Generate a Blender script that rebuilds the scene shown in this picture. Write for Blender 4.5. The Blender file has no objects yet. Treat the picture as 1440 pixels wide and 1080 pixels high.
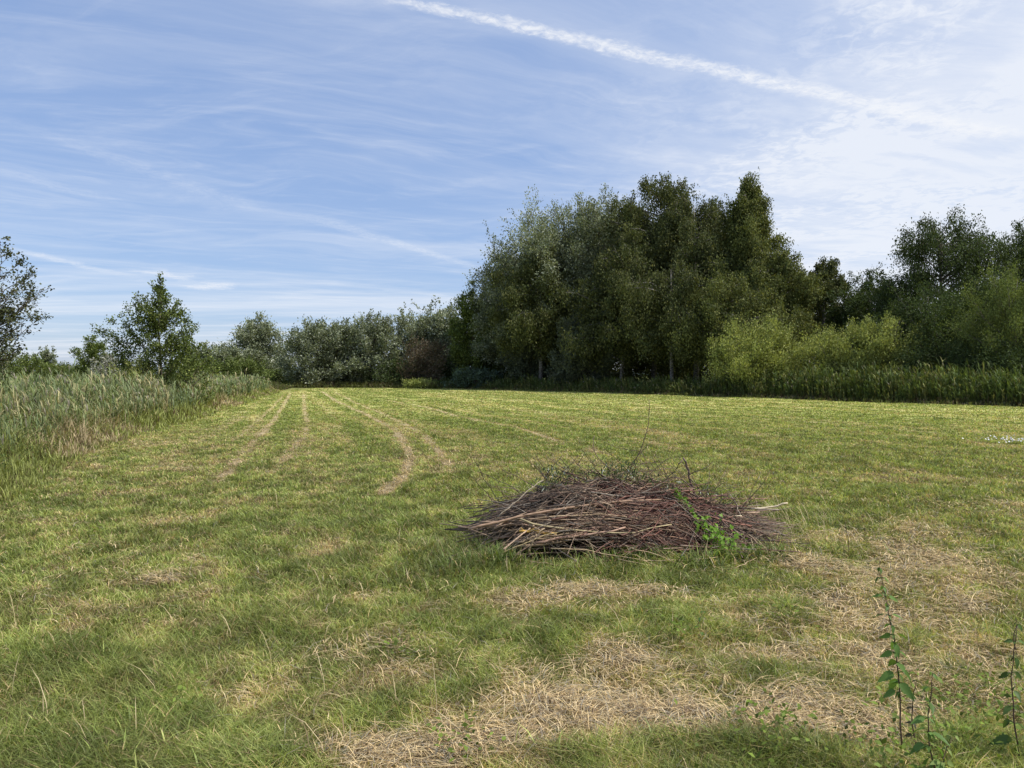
import bpy, math, random
import numpy as np
rng = np.random.default_rng(11)
random.seed(11)
sc = bpy.context.scene
COL = sc.collection
EYE = 1.6
F = 1000.0                       # focal length in photo pixels (1440 wide)

# ------------------------------------------------------------------ helpers
def G(px, py):                   # ground point seen at photo pixel
    d = EYE * F / (py - 527.0)
    return ((px - 720.0) / F * d, d)
def P(px, py, d):                # point at depth d
    return np.array([(px - 720.0) / F * d, d, EYE - (py - 527.0) / F * d])

def hash2(ix, iy, s):
    h = (ix.astype(np.int64) * 374761393 + iy.astype(np.int64) * 668265263 + s * 1442695041) & 0xFFFFFFFF
    h = ((h ^ (h >> 13)) * 1274126177) & 0xFFFFFFFF
    return ((h ^ (h >> 16)) & 0xFFFFFF) / float(0xFFFFFF)
def vn(x, y, s=0):
    x = np.asarray(x, float); y = np.asarray(y, float)
    ix = np.floor(x); iy = np.floor(y); fx = x - ix; fy = y - iy
    fx = fx*fx*(3-2*fx); fy = fy*fy*(3-2*fy)
    a = hash2(ix, iy, s); b = hash2(ix+1, iy, s); c = hash2(ix, iy+1, s); d = hash2(ix+1, iy+1, s)
    return (a*(1-fx)+b*fx)*(1-fy) + (c*(1-fx)+d*fx)*fy
def fbm(x, y, s=0, o=4):
    v = 0; a = .5; t = 0
    for k in range(o):
        v = v + a*vn(x, y, s+k*7); t += a; a *= .5
        x = x*2.03+3.1; y = y*2.03+1.7
    return v/t
def sstep(a, b, x):
    t = np.clip((x-a)/(b-a), 0, 1); return t*t*(3-2*t)

def mesh_obj(name, verts, faces_idx, face_sizes, mat, cols=None, smooth=False, parent=None):
    me = bpy.data.meshes.new(name)
    verts = np.ascontiguousarray(verts, dtype=np.float32).reshape(-1, 3)
    faces_idx = np.ascontiguousarray(faces_idx, dtype=np.int32).ravel()
    face_sizes = np.ascontiguousarray(face_sizes, dtype=np.int32)
    me.vertices.add(len(verts)); me.vertices.foreach_set('co', verts.ravel())
    me.loops.add(len(faces_idx)); me.loops.foreach_set('vertex_index', faces_idx)
    me.polygons.add(len(face_sizes))
    st = np.zeros(len(face_sizes), np.int32); st[1:] = np.cumsum(face_sizes)[:-1]
    me.polygons.foreach_set('loop_start', st)
    if smooth: me.polygons.foreach_set('use_smooth', np.ones(len(face_sizes), bool))
    me.update(calc_edges=True)
    if cols is not None:
        at = me.color_attributes.new('Col', 'FLOAT_COLOR', 'POINT')
        c = np.ones((len(verts), 4), np.float32); c[:, :3] = cols
        at.data.foreach_set('color', c.ravel())
    me.materials.append(mat)
    ob = bpy.data.objects.new(name, me); COL.objects.link(ob)
    if parent is not None: ob.parent = parent
    return ob
def tag(o, label=None, cat=None, group=None, kind=None):
    if label: o['label'] = label
    if cat: o['category'] = cat
    if group: o['group'] = group
    if kind: o['kind'] = kind
    return o
def empty(name, loc):
    o = bpy.data.objects.new(name, None); COL.objects.link(o); o.location = loc
    o.empty_display_size = .2
    return o

def blades_arrays(base, az, h, lean, w, segs=2, twist=None, taper=1.0, up=None):
    """N curved tapering blades -> verts, loops, sizes, t per vertex"""
    N = len(base)
    d = np.stack([np.cos(az), np.sin(az), np.zeros(N)], 1)
    ta = az + (np.pi/2 if twist is None else twist)
    side = np.stack([np.cos(ta), np.sin(ta), np.zeros(N)], 1)
    V = np.zeros((N, 2*segs+1, 3), np.float32); T = np.zeros(2*segs+1)
    for k in range(segs+1):
        t = k/segs
        c = base + d*(lean*t**1.8)[:, None]
        c = c + np.array([0, 0, 1.0])*(h*(t - .35*t**3*np.clip(lean/np.maximum(h, 1e-4), 0, 1.6)))[:, None]
        if k < segs:
            ww = (w*.5*(1-t**2*.7*taper) * (.75 if k == 0 else 1))[:, None]
            V[:, 2*k] = c - side*ww; V[:, 2*k+1] = c + side*ww
            T[2*k] = T[2*k+1] = t
        else:
            V[:, 2*k] = c; T[2*k] = 1
    nv = 2*segs+1
    pat = []; sizes = []
    for k in range(segs-1):
        pat += [2*k, 2*k+1, 2*k+3, 2*k+2]; sizes.append(4)
    pat += [2*segs-2, 2*segs-1, 2*segs]; sizes.append(3)
    loops = (np.arange(N)[:, None]*nv + np.array(pat)[None, :]).ravel()
    return V.reshape(-1, 3), loops, np.tile(sizes, N), nv, np.tile(T, N)
def make_blades(name, mat, base, az, h, lean, w, col, segs=2, twist=None, shade=.55, parent=None, taper=1.0):
    V, L, S, nv, T = blades_arrays(base, az, h, lean, w, segs, twist, taper)
    C = np.repeat(col, nv, axis=0) * (shade + (1-shade)*np.minimum(1, T*1.6))[:, None]  # roots darkened in the colour, as shade down between blades
    return mesh_obj(name, V, L, S, mat, C, parent=parent)

def tubes_arrays(pts, rad, sides=5, off=0):
    N, K, _ = pts.shape
    tan = np.gradient(pts, axis=1)
    tan /= np.linalg.norm(tan, axis=2, keepdims=True)+1e-9
    ref = np.where(np.abs(tan[..., 2:3]) > .85, np.array([1.0, 0, 0]), np.array([0, 0, 1.0]))
    a = np.cross(tan, ref); a /= np.linalg.norm(a, axis=2, keepdims=True)+1e-9
    b = np.cross(tan, a)
    an = np.arange(sides)*2*np.pi/sides
    V = pts[:, :, None, :] + rad[:, :, None, None]*(a[:, :, None, :]*np.cos(an)[None, None, :, None] + b[:, :, None, :]*np.sin(an)[None, None, :, None])
    i = np.arange(K-1)[:, None]*sides; j = np.arange(sides)[None, :]; j2 = (j+1) % sides
    q = np.stack([i+j, i+j2, i+sides+j2, i+sides+j], 2).reshape(-1)
    L = (np.arange(N)[:, None]*K*sides + q[None, :])
    cap0 = np.arange(sides)[::-1]; cap1 = (K-1)*sides+np.arange(sides)
    L = np.concatenate([L, np.arange(N)[:, None]*K*sides + np.concatenate([cap0, cap1])[None, :]], 1)
    S = np.tile(np.concatenate([np.full((K-1)*sides, 4), [sides, sides]]), N)
    return V.reshape(-1, 3), L.ravel()+off, S, K*sides
def make_tubes(name, mat, pts, rad, sides=5, col=None, parent=None):
    V, L, S, nv = tubes_arrays(np.asarray(pts, float), np.asarray(rad, float), sides)
    C = None if col is None else np.repeat(col, nv, axis=0)
    return mesh_obj(name, V, L, S, mat, C, smooth=True, parent=parent)
def multi_tubes(name, mat, groups, parent=None, col=None):
    Vs, Ls, Ss, o = [], [], [], 0
    for pts, rad, sides in groups:
        V, L, S, nv = tubes_arrays(np.asarray(pts, float), np.asarray(rad, float), sides, o)
        Vs.append(V); Ls.append(L); Ss.append(S); o += len(V)
    V = np.concatenate(Vs)
    C = None if col is None else np.tile(np.array(col), (len(V), 1))
    return mesh_obj(name, V, np.concatenate(Ls), np.concatenate(Ss), mat, C, smooth=True, parent=parent)

def make_leaves(name, mat, pos, dirv, nrm, ln, wd, col, parent=None):
    """one folded diamond per leaf"""
    dirv = dirv/(np.linalg.norm(dirv, axis=1, keepdims=True)+1e-9)
    side = np.cross(dirv, nrm); side /= np.linalg.norm(side, axis=1, keepdims=True)+1e-9
    up = np.cross(side, dirv)
    N = len(pos); V = np.zeros((N, 4, 3), np.float32)
    l = ln[:, None]; w = wd[:, None]
    V[:, 0] = pos; V[:, 2] = pos+dirv*l
    V[:, 1] = pos+dirv*l*.45+side*w*.5+up*w*.15; V[:, 3] = pos+dirv*l*.45-side*w*.5+up*w*.15
    L = np.arange(N*4)
    return mesh_obj(name, V, L, np.full(N, 4), mat, np.repeat(col, 4, axis=0), parent=parent)

# ------------------------------------------------------------------ materials
def new_mat(name):
    m = bpy.data.materials.new(name); m.use_nodes = True
    nt = m.node_tree; nt.nodes.clear()
    return m, nt, nt.nodes.new('ShaderNodeOutputMaterial')
def foliage_mat(name, trans=.35, gloss=.05, rough=.45, gain=1.0):
    m, nt, out = new_mat(name)
    a = nt.nodes.new('ShaderNodeAttribute'); a.attribute_name = 'Col'
    g = nt.nodes.new('ShaderNodeMix'); g.data_type = 'RGBA'; g.blend_type = 'MULTIPLY'; g.inputs[0].default_value = 1
    nt.links.new(a.outputs['Color'], g.inputs[6]); g.inputs[7].default_value = (gain, gain, gain, 1)
    tr = nt.nodes.new('ShaderNodeMix'); tr.data_type = 'RGBA'; tr.blend_type = 'MULTIPLY'; tr.inputs[0].default_value = 1
    nt.links.new(g.outputs[2], tr.inputs[6]); tr.inputs[7].default_value = (1.25, 1.2, .6, 1)
    d = nt.nodes.new('ShaderNodeBsdfDiffuse'); t = nt.nodes.new('ShaderNodeBsdfTranslucent')
    gl = nt.nodes.new('ShaderNodeBsdfGlossy'); gl.inputs['Roughness'].default_value = rough
    gl.inputs['Color'].default_value = (.9, .95, .9, 1)
    nt.links.new(g.outputs[2], d.inputs[0]); nt.links.new(tr.outputs[2], t.inputs[0])
    m1 = nt.nodes.new('ShaderNodeMixShader'); m1.inputs[0].default_value = trans
    nt.links.new(d.outputs[0], m1.inputs[1]); nt.links.new(t.outputs[0], m1.inputs[2])
    m2 = nt.nodes.new('ShaderNodeMixShader'); m2.inputs[0].default_value = gloss
    nt.links.new(m1.outputs[0], m2.inputs[1]); nt.links.new(gl.outputs[0], m2.inputs[2])
    nt.links.new(m2.outputs[0], out.inputs[0])
    return m
def bark_mat(name, c1, c2, scale=8, stretch=(1, 1, .3), rough=.85, use_attr=False):
    m, nt, out = new_mat(name)
    b = nt.nodes.new('ShaderNodeBsdfPrincipled'); b.inputs['Roughness'].default_value = rough
    tc = nt.nodes.new('ShaderNodeTexCoord'); mp = nt.nodes.new('ShaderNodeMapping'); mp.inputs['Scale'].default_value = stretch
    n = nt.nodes.new('ShaderNodeTexNoise'); n.inputs['Scale'].default_value = scale; n.inputs['Detail'].default_value = 5
    r = nt.nodes.new('ShaderNodeValToRGB'); r.color_ramp.elements[0].position = .38; r.color_ramp.elements[1].position = .62
    r.color_ramp.elements[0].color = (*c1, 1); r.color_ramp.elements[1].color = (*c2, 1)
    nt.links.new(tc.outputs['Object'], mp.inputs[0]); nt.links.new(mp.outputs[0], n.inputs[0]); nt.links.new(n.outputs[0], r.inputs[0])
    src = r.outputs[0]
    if use_attr:
        a = nt.nodes.new('ShaderNodeAttribute'); a.attribute_name = 'Col'
        x = nt.nodes.new('ShaderNodeMix'); x.data_type = 'RGBA'; x.blend_type = 'MULTIPLY'; x.inputs[0].default_value = 1
        nt.links.new(r.outputs[0], x.inputs[6]); nt.links.new(a.outputs['Color'], x.inputs[7]); src = x.outputs[2]
    nt.links.new(src, b.inputs['Base Color'])
    bp = nt.nodes.new('ShaderNodeBump'); bp.inputs['Strength'].default_value = .4; bp.inputs['Distance'].default_value = .01
    nt.links.new(n.outputs[0], bp.inputs['Height']); nt.links.new(bp.outputs[0], b.inputs['Normal'])
    nt.links.new(b.outputs[0], out.inputs[0])
    return m
M_grass = foliage_mat('grass_blades', .38, .02, .5)
M_reed = foliage_mat('reed_leaves', .28, .015, .6)
M_leaf = foliage_mat('tree_leaves', .25, .012, .6)
M_willow = foliage_mat('willow_leaves', .2, .02, .6)
M_straw = foliage_mat('dry_straw', .15, .015, .5)
M_bark = bark_mat('grey_bark', (.07, .055, .04), (.17, .15, .12), 10)
M_birch = bark_mat('birch_bark', (.07, .06, .05), (.30, .28, .25), 5, (1, 1, 3))
M_twig = bark_mat('twig_bark', (.6, .55, .5), (1.1, 1.05, 1.0), 40, (1, 1, 1), .6, True)
M_branch = bark_mat('branch_bark', (.65, .6, .5), (1.1, 1.05, 1.0), 60, (.3, 1, 1), .7, True)

# ------------------------------------------------------------------ the field: what grows where
def poly(pxs): return np.array([G(*p) for p in pxs])
TRACKS = [
 (poly([(452,550),(470,562),(500,576),(530,590),(552,603),(568,620),(577,640),(572,660),(560,678),(540,692)]), .15, 1.0),
 (poly([(470,551),(500,566),(540,582),(575,598),(600,615),(618,635),(632,655)]), .14, .85),
 (poly([(408,553),(398,570),(385,590),(365,612),(345,633),(328,655),(305,680)]), .15, .9),
 (poly([(398,556),(380,575),(352,600),(325,622)]), .12, .7),
 (poly([(427,553),(428,575),(432,595),(428,612),(412,632),(392,655),(378,668)]), .14, .8),
 (poly([(340,585),(305,605),(260,630),(210,655),(190,668)]), .25, .55),
 (poly([(545,562),(600,573),(660,588),(730,603),(795,622)]), .16, .9),
 (poly([(500,554),(620,566),(760,580),(860,592),(960,612)]), .15, .6),
 (poly([(640,556),(760,566),(900,578),(1060,588),(1240,600),(1330,610)]), .16, .65),
 (poly([(700,553),(850,559),(1000,565),(1180,572),(1400,584)]), .15, .6),
 (poly([(590,600),(640,615)]), .3, .4),
 (poly([(375,560),(330,585),(270,612)]), .2, .35), (poly([(440,560),(470,585),(490,620),(480,660)]), .14, .3), (poly([(600,551),(760,559),(960,572),(1200,590)]), .14, .35), (poly([(720,575),(900,592),(1060,612)]), .14, .35), (poly([(820,640),(960,655),(1120,680)]), .12, .25), (poly([(900,556),(1100,563),(1420,578)]), .14, .35),
 (poly([(1050,618),(1130,632),(1230,650)]), .22, .4),
]
DARKTRACKS = [(poly([(500,566),(540,580),(580,596),(612,618),(632,645)]), .12), (poly([(600,571),(700,594),(795,618)]), .12),
 (poly([(1000,613),(1080,628),(1180,642),(1260,655)]), .3), (poly([(1280,598),(1350,606)]), .3)]
# dry patches: pixel centre, pixel radii, strength
DRY = [(262,816,45,10,1.0),(130,772,70,22,.55),(60,840,60,20,.4),(380,792,60,10,.5),(640,1035,270,46,1.1),(900,1010,260,52,1.1),(1180,930,230,50,.85),
 (1300,800,210,55,.7),(1400,715,110,22,.65),(860,842,170,20,.95),(1120,790,110,18,.9),(1180,755,90,20,.55),(1150,1010,230,40,.9),(1390,870,110,50,.85),
 (850,925,80,28,.8),(210,625,60,5,.8),(150,905,90,12,.6),(60,925,60,15,.5),(420,870,70,15,.4),(1250,870,140,35,.7),(836,634,16,4,1.1),
 (270,662,60,6,.8),(600,860,90,18,.3),(1300,730,80,14,.5),(1150,690,60,14,.35),(460,930,110,20,.5),(700,960,130,20,.4),(1000,950,100,20,.7),(30,735,50,8,.5),
 (1420,1000,60,30,.6),(1230,870,330,150,.62),(850,960,380,100,.52),(1100,990,380,90,.6),(500,930,240,60,.4),(1330,760,160,60,.5),(200,790,200,40,.42),(150,860,150,30,.4)]
LUSH = [(230,1045,170,45,1.0),(80,960,120,40,.9),(670,800,55,28,1.3),(800,815,120,14,.6),(980,815,110,14,.9),(690,745,50,25,.8),(1090,862,38,12,1.6),(980,885,60,14,.9),(760,895,70,16,.8),
 (1320,815,35,8,1.2),(340,895,90,25,.7),(420,735,110,20,.6),(110,600,80,6,.5),(1080,1060,90,20,1.2),(1310,1050,80,30,1.2),(330,1060,120,30,1.0),(560,880,70,20,.5),(480,800,90,18,.6),
 (950,1065,60,15,.8),(1350,700,60,10,.8),(20,1050,80,40,.8),(1200,650,150,10,.5),(790,1060,90,14,.8)]
def blobs(L, x, y):
    v = np.zeros_like(x)
    for px, py, rx, ry, s in L:
        cx, cy = G(px, py); ax = rx/F*cy; ay = ry*cy*cy/(EYE*F)
        v = np.maximum(v, s*np.exp(-(((x-cx)/ax)**2+((y-cy)/ay)**2)*.9))
    return v
def dist_poly(x, y, pl):
    best = np.full(x.shape, 1e9)
    for (ax, ay), (bx, by) in zip(pl[:-1], pl[1:]):
        dx, dy = bx-ax, by-ay
        t = np.clip(((x-ax)*dx+(y-ay)*dy)/(dx*dx+dy*dy), 0, 1)
        best = np.minimum(best, np.hypot(x-ax-t*dx, y-ay-t*dy))
    return best
def height(x, y):
    r = np.hypot(x, y)
    return (fbm(x*.35, y*.35, 3, 3)-.5)*.10*sstep(2, 6, r) + (fbm(x*1.7, y*1.7, 5, 2)-.5)*.05
def field(x, y):
    """dryness 0..1, lushness 0..1.., track 0..1"""
    wx = x + (fbm(x*1.3, y*1.3, 21, 3)-.5)*.55; wy = y + (fbm(x*1.3, y*1.3, 31, 3)-.5)*.9
    near = 1-sstep(9, 22, y)
    dry = blobs(DRY, wx, wy); lush = blobs(LUSH, wx, wy)
    u = .94*x+.34*y; v = -.34*x+.94*y
    st = .5+(fbm(u*1.5+.6*(fbm(x*.25, y*.25, 43, 2)-.5), v*.09, 41, 3)-.5)*1.35; n1 = fbm(x*.9, y*.9, 51, 4); n2 = fbm(x*.16, y*.16, 61, 3); n3 = fbm(x*4, y*4, 71, 2)
    d = .36 - .03*sstep(14, 40, y) + .6*(n1-.5) + .9*(st-.5)*(1-.6*near) + .5*(n2-.5) + .3*(n3-.5)
    tr = np.zeros_like(x)
    wob = (fbm(x*1.5, y*1.5, 91, 2)-.5)*.22
    for pl, w, s in TRACKS:
        dd = np.abs(dist_poly(x, y, pl)+wob*.4)
        tr = np.maximum(tr, s*(1-sstep(w*.15, w*1.5, dd))*(.58+.46*sstep(.3, .62, fbm(x*2.6, y*1.3, 101, 3))))
    dk = np.zeros_like(x)
    for pl, w in DARKTRACKS:
        dk = np.maximum(dk, (1-sstep(w*.4, w*1.4, dist_poly(x, y, pl)+wob))*sstep(.3, .55, fbm(x*.9, y*.9, 111, 2)))
    # clumps of darker, longer grass
    cl = sstep(.62, .78, fbm(x*1.6+9, y*1.1, 121, 3))
    lush = np.maximum(lush, cl*.6)
    lush = np.maximum(lush, dk*1.1)
    # dry blobs are ragged
    dry = dry*(.42+.35*n1+.35*n3+.45*sstep(.3, .62, fbm(x*2.4, y*2.4, 77, 3)))
    D = np.clip(np.maximum(d, dry*.92+.10*d) + .55*(n3-.5)+.45*(fbm(x*9, y*9, 78, 2)-.5) - lush*.32*(dry < .9), 0, 1)
    D = np.maximum(D, tr)
    return np.clip(D, 0, 1), np.clip(lush*(1-tr), 0, 1.4), tr, dry
EDGE_L = np.array([(-5.6, -2), (-6.0, 4), G(0, 690), G(60, 657), G(100, 634), G(160, 616), G(200, 603), G(260, 590), G(300, 577), G(340, 566), G(370, 556.5), G(392, 549.5)])
EDGE_R = np.array([G(590, 545.6), G(640, 546), G(700, 548), G(850, 552), G(1010, 557.5), G(1300, 567.5), G(1440, 572), (29, 31), (38, 22)])
def side_left(x, y):             # signed distance-like: >0 inside the field
    return x - np.interp(y, EDGE_L[:, 1], EDGE_L[:, 0])
def side_right(x, y):
    o = np.argsort(EDGE_R[:, 1])
    return np.interp(y, EDGE_R[o, 1], EDGE_R[o, 0]) - x
FAR = 86.0
C_deep = np.array([.245, .31, .08]); C_mid = np.array([.42, .465, .14]); C_yel = np.array([.60, .56, .23])
C_str = np.array([.74, .60, .36]); C_brn = np.array([.36, .25, .15])

# ---- ground: one sheet, rings around the standpoint out to the horizon
ra = np.concatenate([[.6, 1.2], np.geomspace(1.8, 110, 460), np.geomspace(120, 5000, 24)])
an = np.concatenate([np.linspace(-48, 48, 620), np.linspace(52, 308, 65)])*np.pi/180
R_, A_ = np.meshgrid(ra, an, indexing='ij')
gx = R_*np.sin(A_); gy = R_*np.cos(A_); nr, na = R_.shape
gz = height(gx, gy)*(1-sstep(100, 140, R_)) - .02
D, Lu, Tr, Dr = field(gx, gy)
n4 = fbm(gx*9, gy*9, 131, 3)[..., None]
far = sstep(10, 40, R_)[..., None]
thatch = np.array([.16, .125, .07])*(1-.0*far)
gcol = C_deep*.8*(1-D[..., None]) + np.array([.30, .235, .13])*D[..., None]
gcol = thatch*.36 + gcol*.28  # near thatch coloured darker so gaps under the blades look shaded
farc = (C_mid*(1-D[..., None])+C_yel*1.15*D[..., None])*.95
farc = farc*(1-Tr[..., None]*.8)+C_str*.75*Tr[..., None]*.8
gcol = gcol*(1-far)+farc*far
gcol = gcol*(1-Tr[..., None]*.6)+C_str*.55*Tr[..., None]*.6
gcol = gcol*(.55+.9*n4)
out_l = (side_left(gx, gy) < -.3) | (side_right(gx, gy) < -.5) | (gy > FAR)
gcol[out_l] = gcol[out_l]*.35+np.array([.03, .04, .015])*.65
beyond = R_ > 130
gcol[beyond] = np.array([.17, .19, .07])
V = np.stack([gx, gy, gz], -1).reshape(-1, 3)
V = np.concatenate([V, [[0, 0, -.02]]])
i = np.arange(nr-1)[:, None]*na; j = np.arange(na)[None, :]; j2 = (j+1) % na
q = np.stack([i+j, i+na+j, i+na+j2, i+j2], 2).reshape(-1)
tri = np.stack([np.arange(na), (np.arange(na)+1) % na, np.full(na, nr*na)], 1)[:, ::-1].reshape(-1)
m, nt, out = new_mat('field_ground')
b = nt.nodes.new('ShaderNodeBsdfDiffuse'); a = nt.nodes.new('ShaderNodeAttribute'); a.attribute_name = 'Col'
tc = nt.nodes.new('ShaderNodeTexCoord'); n = nt.nodes.new('ShaderNodeTexNoise'); n.inputs['Scale'].default_value = 45; n.inputs['Detail'].default_value = 6
r = nt.nodes.new('ShaderNodeMapRange'); r.inputs[1].default_value = .3; r.inputs[2].default_value = .7; r.inputs[3].default_value = .45; r.inputs[4].default_value = 1.4
x = nt.nodes.new('ShaderNodeMix'); x.data_type = 'RGBA'; x.blend_type = 'MULTIPLY'; x.inputs[0].default_value = 1
bp = nt.nodes.new('ShaderNodeBump'); bp.inputs['Distance'].default_value = .03; bp.inputs['Strength'].default_value = .7
nt.links.new(tc.outputs['Object'], n.inputs[0]); nt.links.new(n.outputs[0], r.inputs[0]); nt.links.new(a.outputs['Color'], x.inputs[6]); nt.links.new(r.outputs[0], x.inputs[7])
nt.links.new(x.outputs[2], b.inputs[0]); nt.links.new(n.outputs[0], bp.inputs['Height']); nt.links.new(bp.outputs[0], b.inputs['Normal']); nt.links.new(b.outputs[0], out.inputs[0])
g = mesh_obj('field_ground', V, np.concatenate([q, tri]), np.concatenate([np.full((nr-1)*na, 4), np.full(na, 3)]), m,
             np.concatenate([gcol.reshape(-1, 3), [[.15, .13, .07]]]), smooth=True)
tag(g, kind='structure', label='flat mown meadow ground with pale mower tracks running to the far trees', cat='ground')

# ---- grass blades, density falling with distance
def scatter(n, r0, r1, tanmax=.86):
    r = np.exp(rng.uniform(np.log(r0), np.log(r1), n)); t = np.tan(rng.uniform(-1, 1, n)*math.atan(tanmax))
    y = r; x = y*t
    return x, y
def pick_colour(D, n, dryp):
    t = rng.random(n)
    tone = np.clip(D*.9+rng.normal(0, .22, n), 0, 1)[:, None]
    c = np.where(tone < .4, C_deep+(C_mid-C_deep)*(tone/.4), C_mid+(C_yel-C_mid)*((tone-.4)/.6))
    s = (t < dryp)[:, None]
    straw = C_str*(rng.uniform(.55, 1.15, n)[:, None]) * (1-(rng.random(n)[:, None]*np.array([0, .12, .3])))
    br = (rng.random(n) < .18)[:, None]
    straw = np.where(br, C_brn, straw)
    return np.where(s, straw, c*rng.uniform(.5, 1.4, n)[:, None])
PILE = np.array([1.0, 6.75])
def in_pile(x, y, k=1.0): return ((x-.95)/(1.25*k))**2+((y-6.75)/(.45*k))**2 < 1
N = 1150000
x, y = scatter(N, 1.9, 88)
ok = (side_left(x, y) > -.8) & (side_right(x, y) > -.8) & (y < FAR+1)
x, y = x[ok], y[ok]
D, Lu, Tr, Dr = field(x, y)
keep = rng.random(len(x)) < np.clip(1.05 - .75*np.clip(D-.45, 0, 1)*1.4 - .2*Tr, .25, 1)
keep &= ~in_pile(x, y, .97) & ~((x > 0) & (x < 1.0) & (y > 6.08) & (y < 6.5))
x, y, D, Lu, Tr, Dr = [q_[keep] for q_ in (x, y, D, Lu, Tr, Dr)]
n = len(x); z = height(x, y)-.02
tall = fbm(x*2.3, y*2.3, 141, 2)
h = (.045+.05*tall+.05*np.clip(Lu, 0, 1.4)) * (1-.35*D) * rng.uniform(.55, 1.3, n)
h *= 1-.2*sstep(12, 30, y)
nearl = (1-sstep(3.5, 6.5, y))
h *= 1+.25*nearl
h = np.maximum(h, .02)*(1-.35*Tr)
az = rng.uniform(0, 2*np.pi, n)
wind = rng.random(n) < .25
az = np.where(wind, rng.normal(2.6, .9, n)+fbm(x*.8, y*.8, 151, 2)*3, az)
lean = h*rng.uniform(.2, 1.25, n)*(1+.3*Lu)
w = np.maximum(rng.uniform(.0028, .0052, n), .00125*y*rng.uniform(.7, 1.2, n))
dryp = np.clip(sstep(.25, 1.0, D)*.66+.08+.2*Tr, 0, .93)
col = pick_colour(D, n, dryp)*(.66+.58*sstep(.25, .75, fbm(x*5.5, y*4, 601, 3)))[:, None]  # clump noise puts soft shading between grass clumps into the colour
bl = (1-np.clip(Lu, 0, 1)*.12*(1-nearl*.5))[:, None]
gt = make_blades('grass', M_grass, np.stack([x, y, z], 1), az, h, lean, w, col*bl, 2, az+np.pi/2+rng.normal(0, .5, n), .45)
tag(gt, 'short mown green grass with yellowed blades covering the whole meadow', 'grass', kind='stuff')

# longer tufts in the foreground and round the heap
x, y = scatter(150000, 2.2, 12)
D, Lu, Tr, Dr = field(x, y)
ring = np.exp(-np.abs(np.hypot((x-.9)/1.35, (y-6.5)/.62)-1)*5)*(y < 6.9)
ring2 = np.exp(-(((x+.45)/.38)**2+((y-6.0)/.45)**2))*1.5
frontclear = (x > -.1) & (x < 1.1) & (y > 5.75)
p = np.clip((Lu-.45)*.9*(1-.5*Dr), 0, 1)*.45 + ring*.55 + ring2*.8
p *= (sstep(.35, .6, fbm(x*2.6, y*2.6, 161, 2))+.15)*np.where(frontclear, .25, 1)
keep = (rng.random(len(x)) < p) & ~in_pile(x, y, .9)
x, y, D, ring, ring2 = x[keep], y[keep], D[keep], ring[keep], ring2[keep]; n = len(x)
h = rng.uniform(.08, .17, n)*(1+.5*np.clip(ring+ring2, 0, 1)); az = rng.uniform(0, 6.28, n)
lean = h*rng.uniform(.3, 1.3, n); w = rng.uniform(.0035, .0085, n)
col = pick_colour(D*.35, n, np.full(n, .12))*np.where(ring2 > .3, .55, 1)[:, None]  # left of the heap: dark grass with its shadow in the colour
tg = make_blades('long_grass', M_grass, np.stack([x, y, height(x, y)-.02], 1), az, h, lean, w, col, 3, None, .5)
tag(tg, 'longer lush green grass tufts around the brushwood heap and in the foreground', 'grass', kind='stuff')

# dry straw lying about
x, y = scatter(420000, 2.1, 18)
D, Lu, Tr, Dr = field(x, y)
p = sstep(.3, 1.0, np.maximum(Dr, Tr*.8))*.6+.10*sstep(.4, .8, D)+.03
keep = (rng.random(len(x)) < p) & ~in_pile(x, y, .8)
x, y, Dr = x[keep], y[keep], Dr[keep]; n = len(x)
az = rng.uniform(0, 2*np.pi, n); az = np.where(rng.random(n) < .25, fbm(x*2.2, y*2.2, 171, 2)*12, az)
ln = rng.uniform(.025, .15, n)*(1+(rng.random(n) < .08)*.8); el = rng.normal(.08, .2, n)
up_ = rng.random(n) < .12
el = np.where(up_, rng.uniform(.5, 1.2, n), el); ln = np.where(up_, ln*.55, ln)
z0 = height(x, y)+rng.uniform(-.005, .06, n)*(.4+.6*np.clip(Dr, 0, 1))
w = np.maximum(rng.uniform(.0018, .004, n), .0009*y)
col = C_str*rng.uniform(.5, 1.25, n)[:, None]*(1-rng.random((n, 1))*np.array([0, .1, .25]))
grey = rng.random(n) < .25
col[grey] = np.array([.36, .32, .25])*rng.uniform(.6, 1.1, grey.sum())[:, None]
cb = rng.random(n) < .2
col[cb] = C_brn*rng.uniform(.5, 1.1, cb.sum())[:, None]
ds = make_blades('dry_straw', M_straw, np.stack([x, y, z0], 1), az, ln*np.sin(el), ln*np.cos(el), w, col, 2, None, .8, taper=.1)
tag(ds, 'loose dry mown straw lying in pale patches on the meadow', 'straw', kind='stuff')

# coarse dark grass grown up against the foot of the heap
x = np.concatenate([rng.normal(-.42, .16, 1500), rng.uniform(-.3, 2.4, 2600), rng.normal(1.55, .35, 900)]); n = len(x)
y = np.concatenate([rng.normal(6.15, .22, 1500), 6.10+.03*x[1500:4100]+rng.normal(0, .09, 2600), rng.normal(5.98, .14, 900)])
ok = fbm(x*3.1, y*3.1, 701, 2) > .46; ok &= ~((x > .2) & (x < .85) & (y > 5.95) & (rng.random(n) < .8)); x, y = x[ok], y[ok]; n = len(x)
h = rng.uniform(.06, .20, n)*np.where(x < 0, 1.25, .95); az = rng.uniform(0, 6.28, n)
tb = make_blades('coarse_grass', M_grass, np.stack([x, y, height(x, y)-.02], 1), az, h, h*rng.uniform(.3, 1.2, n), rng.uniform(.006, .011, n), np.where((rng.random(n) < .16)[:, None], C_str*.7, np.array([.16, .22, .055]))*rng.uniform(.45, 1.35, n)[:, None], 3, None, .5)
tag(tb, 'coarse dark green grass grown up against the foot of the brushwood heap', 'grass', kind='stuff')

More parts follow.
